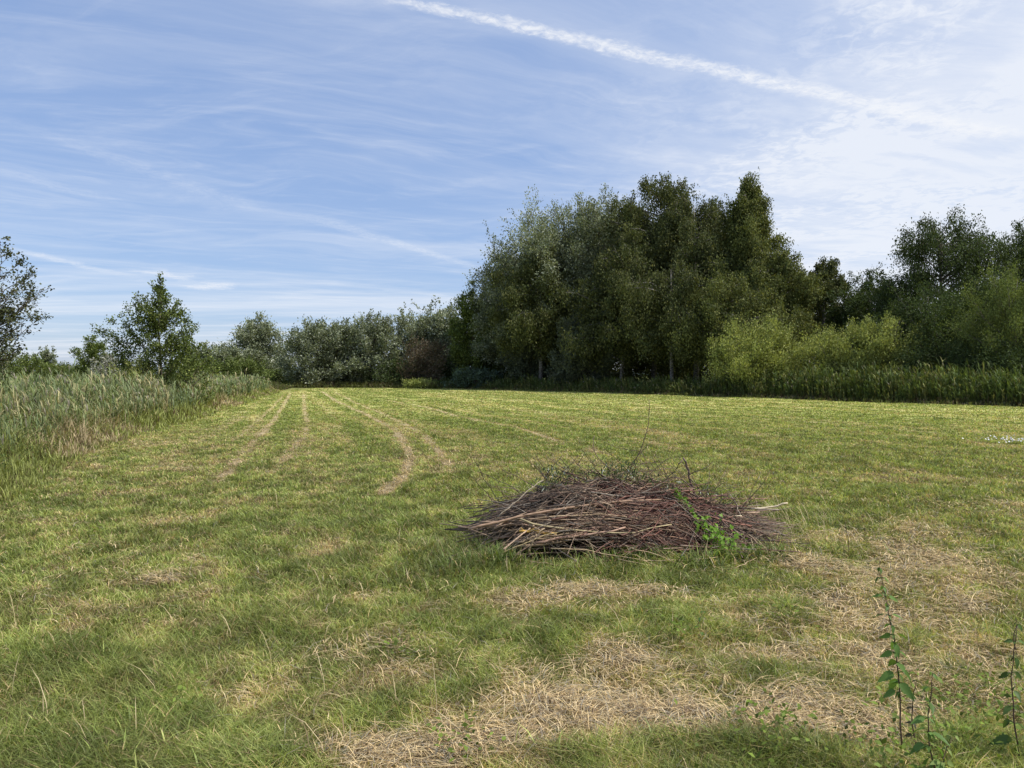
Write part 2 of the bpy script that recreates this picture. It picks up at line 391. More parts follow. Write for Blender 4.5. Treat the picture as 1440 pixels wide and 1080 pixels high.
# tall pale grass stalks right of the heap and here and there
x1 = rng.normal(2.75, .45, 260); y1 = rng.normal(7.6, .6, 260)
x2, y2 = scatter(110, 2.8, 9)
x = np.concatenate([x1, x2]); y = np.concatenate([y1, y2]); n = len(x)
ok = ~in_pile(x, y, 1.05); x, y = x[ok], y[ok]; n = len(x)
h = rng.uniform(.12, .34, n); az = rng.normal(2.6, .6, n)
st = make_blades('seeding_grass', M_straw, np.stack([x, y, height(x, y)-.02], 1), az, h, h*rng.uniform(.2, 1.1, n), rng.uniform(.001, .002, n)+.0003*y,
                 C_str*rng.uniform(.5, .9, n)[:, None], 3, None, .9, taper=.3)
tag(st, 'tall pale seeding grass stalks standing above the turf right of the heap', 'grass', kind='stuff')

# ------------------------------------------------------------------ reeds and weeds along the edges
def edge_points(pl, n, o0, o1, sgn, power=1.0, dens=None):
    seg = np.diff(pl, axis=0); L = np.hypot(seg[:, 0], seg[:, 1]); mid = (pl[1:]+pl[:-1])/2
    wgt = L/np.maximum(np.hypot(mid[:, 0], mid[:, 1]), 6)**power
    k = rng.choice(len(seg), n, p=wgt/wgt.sum()); t = rng.random(n)
    b = pl[k]+seg[k]*t[:, None]; nn = np.stack([-seg[k, 1], seg[k, 0]], 1)/L[k][:, None]*sgn
    o = rng.uniform(o0, o1, n)
    return b[:, 0]+nn[:, 0]*o, b[:, 1]+nn[:, 1]*o, o
def reed_bed(name, label, x, y, hmean, cols, leaves=7, wk=.0009, plume=.07, hvar=.26):
    n = len(x); z = height(x, y)-.05
    H = hmean*(1+rng.normal(0, hvar*.6, n)+(fbm(x*.5, y*.5, 181, 2)-.5)*hvar*2+(fbm(x*1.6, y*1.6, 183, 2)-.5)*hvar*1.6)
    lx = rng.normal(-.02, .09, n)*H; ly = rng.normal(0, .06, n)*H
    dist = np.hypot(x, y)
    wmin = wk*dist
    # stems
    pos = []; azs = []; hs = []; ls = []; ws = []; cs = []
    ci_ = np.clip((fbm(x*.8, y*.8, 311, 3)*1.6-.3+rng.normal(0, .18, n))*len(cols), 0, len(cols)-1).astype(int)
    base_c = cols[ci_]*rng.uniform(.7, 1.2, n)[:, None]
    pos.append(np.stack([x, y, z], 1)); azs.append(np.arctan2(ly, lx)); hs.append(H); ls.append(np.hypot(lx, ly)); ws.append(np.maximum(.006, wmin*.8)); cs.append(base_c*.85)
    for k in range(leaves):
        t = rng.uniform(.12, .95, n)
        p = np.stack([x+lx*t**1.8, y+ly*t**1.8, z+H*t], 1)
        a = np.where(rng.random(n) < .6, rng.normal(2.9, .8, n), rng.uniform(0, 6.28, n)); L = rng.uniform(.28, .55, n)*(H/1.5)**.5
        e = rng.uniform(.5, 1.35, n)
        pos.append(p); azs.append(a); hs.append(L*np.sin(e)); ls.append(L*np.cos(e)*1.1); ws.append(np.maximum(rng.uniform(.009, .019, n), wmin*1.3))
        cs.append(base_c*rng.uniform(.55, 1.35, n)[:, None])
    pl = rng.random(n) < plume; m_ = pl.sum()
    for k in range(3):
        pos.append(np.stack([x+lx, y+ly, z+H*.97], 1)[pl]); azs.append(rng.normal(2.9, .8, m_)); hs.append(rng.uniform(.12, .22, m_)); ls.append(rng.uniform(.02, .1, m_))
        ws.append(np.maximum(.018, wmin[pl]*1.4)); cs.append(np.array([.33, .30, .24])*rng.uniform(.6, 1.1, m_)[:, None])
    c_ = [np.concatenate(q_) for q_ in (pos, azs, hs, ls, ws, cs)]
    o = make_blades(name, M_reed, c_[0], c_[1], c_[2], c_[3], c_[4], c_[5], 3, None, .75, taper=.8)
    tag(o, label, 'reeds', kind='stuff'); return o
RC = np.array([[.17, .225, .10], [.23, .28, .125], [.19, .23, .075], [.40, .36, .19], [.21, .255, .13]])
x, y, o = edge_points(EDGE_L[1:], 17000, .55, 6.5, 1, 1.2)
hm = np.interp(y, [8, 12, 16, 22, 45, 75], [.66, .76, 1.0, 1.28, 1.33, 1.15])*(.75+.25*sstep(.8, 1.8, o))
reed_bed('reeds', 'long bank of grey green common reeds along the left edge of the meadow', x, y, hm, RC)
x, y, o = edge_points(EDGE_R[:], 15000, .3, 4.5, 1, 1.0)
px_ = 720+x/y*F
hm = np.interp(px_, [600, 700, 1000, 1030, 1130, 1290, 1440], [.85, .95, 1.05, 1.4, 1.55, 1.55, 1.45])*(.5+.5*sstep(.3, 1.3, o))
hm = hm*(.72+.5*fbm(x*1.1, y*1.1, 301, 3))
reed_bed('reeds', 'green reeds and nettles toned dark for tree shade along the foot of the right hand trees', x, y, hm, RC*np.array([.62, .68, .48]), 6, .0009, .03, .35)  # bank reed colours multiplied down to carry the shade of the trees
# rough weeds in front of the reeds, and along the far end
def weeds(name, label, x, y, hm, n_leaf=5, straw=.34, brown=.1, dark=1.0):
    n = len(x); nn = n*n_leaf
    X = np.repeat(x, n_leaf)+rng.normal(0, .07, nn); Y = np.repeat(y, n_leaf)+rng.normal(0, .07, nn)
    H = np.repeat(hm*rng.uniform(.5, 1.25, n), n_leaf)*rng.uniform(.5, 1.1, nn)
    s = fbm(x*.7, y*.7, 191, 3); kind = rng.random(n)
    c = np.where((kind < straw*2*sstep(.4, .65, s))[:, None], C_str*.75, C_mid*.85)
    c = np.where((kind > 1-brown)[:, None], np.array([.16, .11, .06]), c)
    c = np.repeat(c, n_leaf, axis=0)*rng.uniform(.35, 1.15, nn)[:, None]*dark
    az = rng.uniform(0, 6.28, nn); d = np.hypot(X, Y)
    o = make_blades(name, M_reed, np.stack([X, Y, height(X, Y)-.03], 1), az, H, H*rng.uniform(.1, .8, nn), np.maximum(rng.uniform(.005, .012, nn), .0011*d), c, 3, None, .6)
    return tag(o, label, 'weeds', kind='stuff')
x, y, o = edge_points(EDGE_L, 14000, -.35, 2.0, 1, 1.3)
hm = (.22+.62*sstep(-.25, 1.0, o))*np.interp(y, [4, 12, 30], [.85, 1, .9])
weeds('verge_weeds', 'rough green and straw coloured weeds fringing the left reed bank', x, y, hm, 6)
x, y, o = edge_points(EDGE_R, 5000, -.1, 1.0, 1, 1.0)
weeds('verge_weeds', 'dark low weeds at the foot of the right reed belt', x, y, .25+.4*sstep(0, .8, o), 5, .15, .15, .6)
FE = np.array([G(394, 549), (-27, 87), (-18, 88), (-9, 86), G(600, 545.6)])
x, y, o = edge_points(FE[::-1], 5000, 0, 4, -1, 0)
weeds('verge_weeds', 'dark weeds under the willows at the far end of the meadow', x, y, .4+.5*sstep(0, 2, o), 5, .1, .15, .45)
# leafy undergrowth points at near left bank: small leaves
x, y, o = edge_points(EDGE_L[1:7], 3000, .2, 3.0, 1, 1.4)
n = len(x); k = 12; X = np.repeat(x, k)+rng.normal(0, .12, n*k); Y = np.repeat(y, k)+rng.normal(0, .12, n*k)
Z = np.repeat(rng.uniform(.1, .75, n)*sstep(-.3, 1.2, o), k)+rng.normal(0, .08, n*k)+.05
nn = n*k
cc = np.repeat(np.array([[.08, .12, .035], [.12, .16, .05], [.17, .13, .07]])[rng.choice(3, n, p=[.5, .35, .15])], k, axis=0)*rng.uniform(.6, 1.3, nn)[:, None]
dv = rng.normal(0, 1, (nn, 3)); nv_ = rng.normal(0, .6, (nn, 3))+[0, 0, 1]
o_ = make_leaves('bank_herbs', M_leaf, np.stack([X, Y, Z], 1), dv, nv_, rng.uniform(.03, .06, nn), rng.uniform(.015, .03, nn), cc)
tag(o_, 'leafy green herbs and docks tangled at the foot of the left reeds', 'herbs', kind='stuff')

# ------------------------------------------------------------------ trees
def unit(v): return v/(np.linalg.norm(v, axis=-1, keepdims=True)+1e-9)
def tree(name, label, cat, base, H, R, cb, style, cols, n_leaf, leaf, group=None, trunk_mat=None, lean=(0, 0), prof=None, nprim=34, trunk_r=None,
         bare=0.0, stems=1, seed=0, dens=1.0, leafw=.55, leaf_mat=None, spray=None, tips=None):
    r = np.random.default_rng(seed+1000)
    root = empty(name, (base[0], base[1], 0)); tag(root, label, cat, group)
    K = 7; tt = np.linspace(0, 1, K)
    trunk_r = trunk_r or H*.014+.03
    stem_pts = []; stem_r = []
    for s in range(stems):
        sp = 0 if stems == 1 else R*.45
        a = r.uniform(0, 6.28); e = np.array([lean[0]+math.cos(a)*sp, lean[1]+math.sin(a)*sp])
        wob = r.normal(0, .012*H, (K, 2))*tt[:, None]*(1-tt[:, None]*.5)
        hh = H*.96 if s == 0 else H*r.uniform(.7, .95)
        off = np.array([math.cos(a), math.sin(a)])*(0 if stems == 1 else R*.08)
        p = np.stack([off[0]+e[0]*tt**1.3+wob[:, 0], off[1]+e[1]*tt**1.3+wob[:, 1], -.1+(hh+.1)*tt], 1)
        stem_pts.append(p); stem_r.append(trunk_r*(1-tt)**.8*(1 if stems == 1 else .6)+.015)
    stem_pts = np.array(stem_pts); stem_r = np.array(stem_r)
    if prof is None:
        prof = {'birch': ([0, .12, .35, .62, .84, 1], [.6, .95, 1.05, .9, .62, .22]),
                'willow': ([0, .15, .45, .7, .88, 1], [.8, 1, 1.05, .92, .66, .25]),
                'round': ([0, .2, .5, .75, .92, 1], [.8, 1, 1, .8, .5, .15]),
                'oak': ([0, .15, .4, .65, .85, 1], [.7, 1, .85, .6, .35, .06]),
                'bush': ([0, .25, .5, .75, .9, 1], [.9, 1, .97, .8, .55, .25])}[style]
    # primaries
    f = (np.arange(nprim)+r.random(nprim))/nprim; f = f**.9
    sidx = r.integers(0, stems, nprim)
    zt = cb+(H-cb)*f
    tpar = np.clip(zt/H, 0, .97)
    start = np.zeros((nprim, 3))
    for i_ in range(nprim):
        sp = stem_pts[sidx[i_]]
        tz = np.clip(tpar[i_]*(.55 if style in ('willow', 'bush', 'round') else .82)+.0, 0, .96)
        if style == 'birch': tz = np.clip(tpar[i_]*.93, 0, .96)
        start[i_] = [np.interp(tz, tt, sp[:, 0]), np.interp(tz, tt, sp[:, 1]), np.interp(tz, tt, sp[:, 2])]
    az = np.arange(nprim)*2.399+r.uniform(-.5, .5, nprim)+r.uniform(0, 6.28)
    Lh = R*np.interp(f, prof[0], prof[1])*np.clip(r.normal(.95, .2, nprim), .5, 1.35)
    end = np.stack([start[:, 0]*.3+lean[0]*f*.7+np.cos(az)*Lh, start[:, 1]*.3+lean[1]*f*.7+np.sin(az)*Lh, zt+r.normal(0, .025*H, nprim)], 1)
    end[:, 2] = np.minimum(end[:, 2], H)
    if style == 'oak': end[:, 2] = np.minimum(zt+.25*Lh, H)
    if tips is not None:
        tips = np.array(tips)-np.array([base[0], base[1], 0]); nprim = len(tips); end = tips
        start = np.zeros((nprim, 3)); sp = stem_pts[0]
        tz = np.clip((tips[:, 2]-.55*np.hypot(tips[:, 0], tips[:, 1])-.1*H)/H, .12, .9)
        for k_ in range(3): start[:, k_] = np.interp(tz, tt, sp[:, k_])
        Lh = np.linalg.norm(end-start, axis=1); plen = Lh
    J = 6; s_ = np.linspace(0, 1, J)
    arch = {'birch': .12, 'willow': .05, 'round': .06, 'oak': -.05, 'bush': 0}[style]
    prim = start[:, None]*(1-s_)[None, :, None]+end[:, None]*s_[None, :, None]
    prim[:, :, 2] += (arch*Lh)[:, None]*np.sin(s_*np.pi)[None, :]
    prim += r.normal(0, .03, prim.shape)*Lh[:, None, None]*np.sin(s_*np.pi)[None, :, None]
    plen = np.linalg.norm(end-start, axis=1)
    prad = (trunk_r*.34*(1-s_*.93))[None, :]*np.clip(plen/R, .3, 1.2)[:, None]
    # secondaries
    ns = 10; ns = 22 if tips is not None else ns; idx = np.repeat(np.arange(nprim), ns); t2 = r.uniform(.3 if tips is None else .22, 1, len(idx))
    def at(pts, idx, t):
        q = t*(pts.shape[1]-1); i0 = np.minimum(q.astype(int), pts.shape[1]-2); fr = (q-i0)[:, None]
        return pts[idx, i0]*(1-fr)+pts[idx, i0+1]*fr
    b2 = at(prim, idx, t2)
    pd = unit(end-start)[idx]; rd = unit(r.normal(0, 1, (len(idx), 3)))
    upb = {'birch': 0.0, 'willow': .35, 'round': .25, 'oak': .45, 'bush': .5}[style]
    d2 = unit(pd*.7+rd*.85+np.array([0, 0, upb]))
    l2 = plen[idx]*r.uniform(.2, .42, len(idx))*(1.15-.5*t2)
    l2 = np.clip(l2, R*.1, R*.55)
    if tips is not None: l2 = plen[idx]*r.uniform(.06, .30, len(idx))*(1.3-t2)+.06
    e2 = b2+d2*l2[:, None]
    sec = b2[:, None]*(1-s_[::2])[None, :, None]+e2[:, None]*s_[::2][None, :, None]
    if style == 'birch': sec[:, :, 2] -= (l2*.35)[:, None]*(s_[::2]**2)[None]
    srad = (trunk_r*.08*(1-s_[::2]*.8))[None, :]*np.ones(len(idx))[:, None]
    # sprays
    nt_ = 6; i3 = np.repeat(np.arange(len(idx)), nt_); t3 = r.uniform(.15, 1.05, len(i3))
    c3 = b2[i3]+(e2-b2)[i3]*t3[:, None]+r.normal(0, 1, (len(i3), 3))*(R*.035 if tips is None else .02)
    sg = spray or R*.075
    # drop whole sprays for gaps
    keep = r.random(len(c3)) < dens; c3 = c3[keep]; i3 = i3[keep]
    csz = r.uniform(.4, 1.5, len(c3)); cn = r.normal(0, .55, (len(c3), 3))
    hrel = (c3[:, 2]-cb)/(H-cb)
    csz = csz*(1-.75*sstep(.62, 1.0, hrel)) if style == 'birch' else csz*(1-.5*sstep(.75, 1.0, hrel))

    k = r.choice(len(c3), n_leaf, p=csz/csz.sum())
    g_ = r.normal(0, 1, (n_leaf, 3))*sg*csz[k][:, None]
    out_dir = unit(c3[k]-np.array([0, 0, (H+cb)*.45]))
    if style == 'birch':
        g_[:, 2] = -np.abs(r.normal(0, 1, n_leaf))*sg*2.4+sg*.5; g_[:, :2] *= .75
        dv = r.normal(0, .45, (n_leaf, 3))+np.array([0, 0, -1.0])
    elif style == 'willow':
        e_ = unit(d2[i3][k]+np.array([0, 0, .2])); g_ = g_*.8+e_*(r.uniform(-1.2, .9, n_leaf)*sg*1.3)[:, None]
        dv = e_+r.normal(0, .55, (n_leaf, 3))
    elif style == 'bush':
        e_ = unit(out_dir*.5+np.array([.15, 0, 1.0])); g_ = g_*.8+e_*(r.uniform(-1.1, 1.2, n_leaf)*sg*1.2)[:, None]
        dv = e_+r.normal(0, .5, (n_leaf, 3))
    else:
        dv = out_dir+r.normal(0, .9, (n_leaf, 3))
    pos = c3[k]+g_
    pos[:, 2] = np.maximum(pos[:, 2], .15)
    nv = unit(out_dir*.5+np.array([0, 0, .6])+cn[k]+r.normal(0, .45, (n_leaf, 3)))
    cols = np.array(cols)
    cm = r.uniform(0, 1, len(c3)); cmul = r.uniform(.55, 1.38, len(c3))
    cA = cols[0]+(cols[1]-cols[0])*cm[:, None]
    col = cA[k]*cmul[k][:, None]*r.uniform(.82, 1.2, n_leaf)[:, None]
    if len(cols) > 2:
        pick = r.random(n_leaf) < .12; col[pick] = cols[2]*r.uniform(.7, 1.2, pick.sum())[:, None]
    if bare > 0:
        pk = r.random(len(c3)) < bare; kill = pk[k] & (r.random(n_leaf) < .85)
        pos, dv, nv, col = pos[~kill], dv[~kill], nv[~kill], col[~kill]
    nl = len(pos)
    tk = multi_tubes('trunk', trunk_mat or M_bark, [(stem_pts, stem_r, 7)], parent=root)
    multi_tubes('limbs', trunk_mat or M_bark, [(prim, prad, 4), (sec, srad, 3)], parent=tk)
    make_leaves('crown', leaf_mat or (M_willow if style == 'willow' else M_leaf), pos, dv, nv, leaf*r.uniform(.7, 1.3, nl), leaf*leafw*r.uniform(.7, 1.3, nl), col, parent=root)
    return root
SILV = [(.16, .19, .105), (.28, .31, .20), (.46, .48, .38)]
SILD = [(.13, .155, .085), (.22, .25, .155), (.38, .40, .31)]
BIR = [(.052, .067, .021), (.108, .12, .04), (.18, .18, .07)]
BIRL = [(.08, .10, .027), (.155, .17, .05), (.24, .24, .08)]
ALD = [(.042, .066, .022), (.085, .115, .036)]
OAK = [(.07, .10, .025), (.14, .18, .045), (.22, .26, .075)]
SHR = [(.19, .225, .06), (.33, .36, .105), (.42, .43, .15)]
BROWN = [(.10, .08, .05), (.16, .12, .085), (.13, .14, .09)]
def T(name, label, cat, px, top, hw, d, style, cols, cbpx=None, q=2.4, wide=1.18, **kw):
    X = (px-720)/F*d; H = EYE+(527-top)/F*d; R = hw/F*d*wide
    cb = EYE-(cbpx-527)/F*d if cbpx else .3
    n = int(2*hw*(min(545, cbpx or 545)-top)*q)
    n = max(2500, min(n, 110000))
    return tree(name, label, cat, (X, d), H, R, max(cb, .1), style, cols, n, kw.pop('leafk', .0028)*d, **kw)
GRV = 'trees of the tall grove right of centre'
TL = [
 # the grove, left to right
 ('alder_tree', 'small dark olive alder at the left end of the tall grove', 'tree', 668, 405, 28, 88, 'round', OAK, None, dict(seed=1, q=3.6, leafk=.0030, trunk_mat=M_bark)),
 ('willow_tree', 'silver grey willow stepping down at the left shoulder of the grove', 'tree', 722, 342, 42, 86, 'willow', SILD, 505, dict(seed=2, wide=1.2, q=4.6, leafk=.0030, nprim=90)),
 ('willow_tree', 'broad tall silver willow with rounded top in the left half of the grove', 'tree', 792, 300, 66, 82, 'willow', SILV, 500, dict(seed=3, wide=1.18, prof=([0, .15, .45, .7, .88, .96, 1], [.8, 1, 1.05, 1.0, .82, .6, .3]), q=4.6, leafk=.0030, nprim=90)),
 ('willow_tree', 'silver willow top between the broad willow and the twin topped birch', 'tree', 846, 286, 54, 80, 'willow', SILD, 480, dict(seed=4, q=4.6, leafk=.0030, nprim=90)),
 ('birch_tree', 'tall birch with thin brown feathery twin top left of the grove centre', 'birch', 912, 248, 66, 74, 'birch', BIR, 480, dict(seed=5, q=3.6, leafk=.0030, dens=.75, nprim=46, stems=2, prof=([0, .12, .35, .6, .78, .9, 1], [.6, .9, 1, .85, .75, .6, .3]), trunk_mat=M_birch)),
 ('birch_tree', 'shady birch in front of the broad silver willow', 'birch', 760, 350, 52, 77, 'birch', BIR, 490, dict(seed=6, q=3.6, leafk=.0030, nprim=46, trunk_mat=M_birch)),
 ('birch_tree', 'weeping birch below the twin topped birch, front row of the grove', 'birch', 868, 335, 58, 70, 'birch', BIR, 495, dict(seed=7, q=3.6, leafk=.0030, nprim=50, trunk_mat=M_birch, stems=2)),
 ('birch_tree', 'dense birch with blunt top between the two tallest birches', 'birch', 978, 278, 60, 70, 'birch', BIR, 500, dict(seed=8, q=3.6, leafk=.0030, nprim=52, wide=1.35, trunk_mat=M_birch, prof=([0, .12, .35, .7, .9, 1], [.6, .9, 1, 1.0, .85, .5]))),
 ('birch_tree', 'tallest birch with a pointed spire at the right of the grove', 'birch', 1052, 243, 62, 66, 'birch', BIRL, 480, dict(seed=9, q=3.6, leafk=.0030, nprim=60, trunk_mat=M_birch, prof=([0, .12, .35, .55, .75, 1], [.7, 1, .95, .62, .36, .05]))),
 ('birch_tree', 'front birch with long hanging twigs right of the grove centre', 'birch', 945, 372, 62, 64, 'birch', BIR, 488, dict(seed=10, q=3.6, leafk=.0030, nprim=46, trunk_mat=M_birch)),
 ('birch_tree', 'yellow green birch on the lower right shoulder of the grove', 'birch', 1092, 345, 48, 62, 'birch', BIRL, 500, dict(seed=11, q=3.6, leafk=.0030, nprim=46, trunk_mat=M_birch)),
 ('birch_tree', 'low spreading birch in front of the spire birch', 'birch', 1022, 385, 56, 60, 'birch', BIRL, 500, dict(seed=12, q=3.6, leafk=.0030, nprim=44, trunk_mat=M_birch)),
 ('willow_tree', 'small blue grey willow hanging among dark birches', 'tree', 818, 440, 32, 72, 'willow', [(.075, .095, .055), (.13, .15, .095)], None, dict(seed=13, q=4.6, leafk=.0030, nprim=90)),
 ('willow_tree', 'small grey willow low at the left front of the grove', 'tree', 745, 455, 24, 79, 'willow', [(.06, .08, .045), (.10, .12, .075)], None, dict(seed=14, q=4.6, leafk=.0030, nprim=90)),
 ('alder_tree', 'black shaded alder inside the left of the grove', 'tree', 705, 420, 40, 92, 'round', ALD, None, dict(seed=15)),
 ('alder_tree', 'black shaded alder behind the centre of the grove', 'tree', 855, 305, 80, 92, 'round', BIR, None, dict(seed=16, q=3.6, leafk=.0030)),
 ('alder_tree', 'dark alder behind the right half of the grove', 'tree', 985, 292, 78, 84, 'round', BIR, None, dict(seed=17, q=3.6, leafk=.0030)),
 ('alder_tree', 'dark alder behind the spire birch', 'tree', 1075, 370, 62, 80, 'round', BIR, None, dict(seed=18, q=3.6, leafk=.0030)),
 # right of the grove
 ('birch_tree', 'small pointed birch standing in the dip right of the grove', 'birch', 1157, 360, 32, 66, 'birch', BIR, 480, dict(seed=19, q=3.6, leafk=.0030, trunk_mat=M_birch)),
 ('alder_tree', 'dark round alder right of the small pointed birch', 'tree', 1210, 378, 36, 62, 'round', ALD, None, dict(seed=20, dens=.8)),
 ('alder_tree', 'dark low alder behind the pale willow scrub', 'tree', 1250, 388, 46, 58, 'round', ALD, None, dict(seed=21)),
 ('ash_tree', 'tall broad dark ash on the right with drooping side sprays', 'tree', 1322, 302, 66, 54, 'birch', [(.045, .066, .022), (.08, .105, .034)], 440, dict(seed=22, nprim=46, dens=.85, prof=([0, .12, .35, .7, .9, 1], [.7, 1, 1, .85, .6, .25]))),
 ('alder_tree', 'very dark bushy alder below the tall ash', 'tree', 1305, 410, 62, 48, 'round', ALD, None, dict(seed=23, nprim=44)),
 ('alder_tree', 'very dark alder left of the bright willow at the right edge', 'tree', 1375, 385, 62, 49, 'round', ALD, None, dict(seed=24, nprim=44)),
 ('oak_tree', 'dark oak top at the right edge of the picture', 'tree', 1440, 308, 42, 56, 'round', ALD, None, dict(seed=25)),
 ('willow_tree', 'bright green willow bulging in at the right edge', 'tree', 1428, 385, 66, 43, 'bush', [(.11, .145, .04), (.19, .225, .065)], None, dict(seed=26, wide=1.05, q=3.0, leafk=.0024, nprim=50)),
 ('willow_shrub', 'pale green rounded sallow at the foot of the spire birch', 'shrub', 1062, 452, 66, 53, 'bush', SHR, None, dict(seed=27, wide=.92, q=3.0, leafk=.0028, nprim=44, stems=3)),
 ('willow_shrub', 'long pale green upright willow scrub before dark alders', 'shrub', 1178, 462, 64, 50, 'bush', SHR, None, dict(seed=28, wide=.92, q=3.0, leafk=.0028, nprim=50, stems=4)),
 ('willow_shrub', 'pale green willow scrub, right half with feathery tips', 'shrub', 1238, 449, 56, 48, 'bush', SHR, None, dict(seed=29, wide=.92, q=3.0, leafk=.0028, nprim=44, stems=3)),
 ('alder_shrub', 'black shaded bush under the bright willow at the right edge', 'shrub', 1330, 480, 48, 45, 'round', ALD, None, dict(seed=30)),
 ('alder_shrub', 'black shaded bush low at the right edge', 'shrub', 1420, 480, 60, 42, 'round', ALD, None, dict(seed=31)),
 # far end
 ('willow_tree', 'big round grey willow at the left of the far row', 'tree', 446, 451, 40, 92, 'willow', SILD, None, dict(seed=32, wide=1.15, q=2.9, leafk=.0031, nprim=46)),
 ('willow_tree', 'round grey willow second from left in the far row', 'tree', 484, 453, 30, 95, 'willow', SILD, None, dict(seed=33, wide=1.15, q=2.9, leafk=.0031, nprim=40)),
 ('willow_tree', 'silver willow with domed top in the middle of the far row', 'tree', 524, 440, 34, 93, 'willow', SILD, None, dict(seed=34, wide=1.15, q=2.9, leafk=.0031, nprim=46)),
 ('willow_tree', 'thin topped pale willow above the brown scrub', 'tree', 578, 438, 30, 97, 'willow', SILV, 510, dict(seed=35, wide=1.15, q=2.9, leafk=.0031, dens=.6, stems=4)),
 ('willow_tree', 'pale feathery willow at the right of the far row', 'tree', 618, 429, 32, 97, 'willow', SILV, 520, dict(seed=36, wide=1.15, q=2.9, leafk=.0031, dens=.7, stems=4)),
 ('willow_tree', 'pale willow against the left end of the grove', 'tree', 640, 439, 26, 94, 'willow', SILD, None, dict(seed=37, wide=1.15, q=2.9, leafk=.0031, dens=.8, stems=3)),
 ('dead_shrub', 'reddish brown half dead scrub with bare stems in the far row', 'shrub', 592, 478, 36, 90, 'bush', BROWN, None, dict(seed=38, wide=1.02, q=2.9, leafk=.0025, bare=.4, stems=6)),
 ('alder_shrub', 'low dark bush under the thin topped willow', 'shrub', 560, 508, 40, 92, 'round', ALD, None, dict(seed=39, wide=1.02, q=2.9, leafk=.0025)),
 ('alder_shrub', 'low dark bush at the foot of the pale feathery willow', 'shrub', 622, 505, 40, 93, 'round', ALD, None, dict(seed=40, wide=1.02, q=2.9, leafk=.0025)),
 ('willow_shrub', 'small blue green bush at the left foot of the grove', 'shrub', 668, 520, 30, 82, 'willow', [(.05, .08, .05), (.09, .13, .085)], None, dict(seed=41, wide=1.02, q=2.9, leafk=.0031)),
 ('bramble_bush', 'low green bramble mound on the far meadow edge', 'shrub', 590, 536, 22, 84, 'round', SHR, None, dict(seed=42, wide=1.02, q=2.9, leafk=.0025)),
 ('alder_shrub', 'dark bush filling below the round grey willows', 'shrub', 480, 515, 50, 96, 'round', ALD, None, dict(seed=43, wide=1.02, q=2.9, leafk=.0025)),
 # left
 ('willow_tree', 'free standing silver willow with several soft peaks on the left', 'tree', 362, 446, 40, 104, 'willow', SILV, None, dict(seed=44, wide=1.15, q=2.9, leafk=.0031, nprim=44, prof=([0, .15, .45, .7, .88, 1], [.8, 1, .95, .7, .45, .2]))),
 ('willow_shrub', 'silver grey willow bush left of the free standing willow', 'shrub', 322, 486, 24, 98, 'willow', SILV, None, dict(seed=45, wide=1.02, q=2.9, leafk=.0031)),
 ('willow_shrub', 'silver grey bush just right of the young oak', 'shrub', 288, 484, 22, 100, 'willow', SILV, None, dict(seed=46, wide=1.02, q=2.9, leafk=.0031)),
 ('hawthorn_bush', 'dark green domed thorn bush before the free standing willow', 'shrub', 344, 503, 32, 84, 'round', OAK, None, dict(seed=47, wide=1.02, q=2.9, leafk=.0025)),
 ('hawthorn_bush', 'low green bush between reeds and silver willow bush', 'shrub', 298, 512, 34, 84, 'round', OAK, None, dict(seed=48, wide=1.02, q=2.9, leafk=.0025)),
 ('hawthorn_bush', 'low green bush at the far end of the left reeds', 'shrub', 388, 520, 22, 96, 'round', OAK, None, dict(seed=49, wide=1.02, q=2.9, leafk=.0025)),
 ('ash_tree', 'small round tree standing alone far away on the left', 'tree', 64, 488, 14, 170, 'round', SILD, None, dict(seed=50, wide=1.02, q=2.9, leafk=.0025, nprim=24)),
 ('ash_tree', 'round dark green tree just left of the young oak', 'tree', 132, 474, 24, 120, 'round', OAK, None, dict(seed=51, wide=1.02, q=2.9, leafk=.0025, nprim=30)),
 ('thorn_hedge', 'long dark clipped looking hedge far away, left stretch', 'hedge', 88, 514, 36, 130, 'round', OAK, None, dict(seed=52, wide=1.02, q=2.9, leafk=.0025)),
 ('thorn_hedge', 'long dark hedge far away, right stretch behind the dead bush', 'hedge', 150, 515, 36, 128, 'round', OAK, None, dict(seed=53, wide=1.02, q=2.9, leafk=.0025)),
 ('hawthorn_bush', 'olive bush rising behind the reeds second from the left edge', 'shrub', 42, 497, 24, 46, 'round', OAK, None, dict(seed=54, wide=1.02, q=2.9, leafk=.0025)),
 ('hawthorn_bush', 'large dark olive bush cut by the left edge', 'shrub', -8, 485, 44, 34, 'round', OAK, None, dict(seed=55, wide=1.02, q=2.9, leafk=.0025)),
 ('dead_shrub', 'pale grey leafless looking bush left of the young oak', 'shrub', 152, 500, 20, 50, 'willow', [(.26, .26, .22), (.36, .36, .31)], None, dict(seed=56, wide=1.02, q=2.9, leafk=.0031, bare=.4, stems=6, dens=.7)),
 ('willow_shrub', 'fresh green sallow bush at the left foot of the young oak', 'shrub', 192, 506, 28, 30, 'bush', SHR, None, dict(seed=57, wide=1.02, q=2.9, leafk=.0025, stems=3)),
]
for name, label, cat, px, top, hw, d, style, cols, cbp, kw in TL:
    T(name, label, cat, px, top, hw, d, style, cols, cbp, **kw)
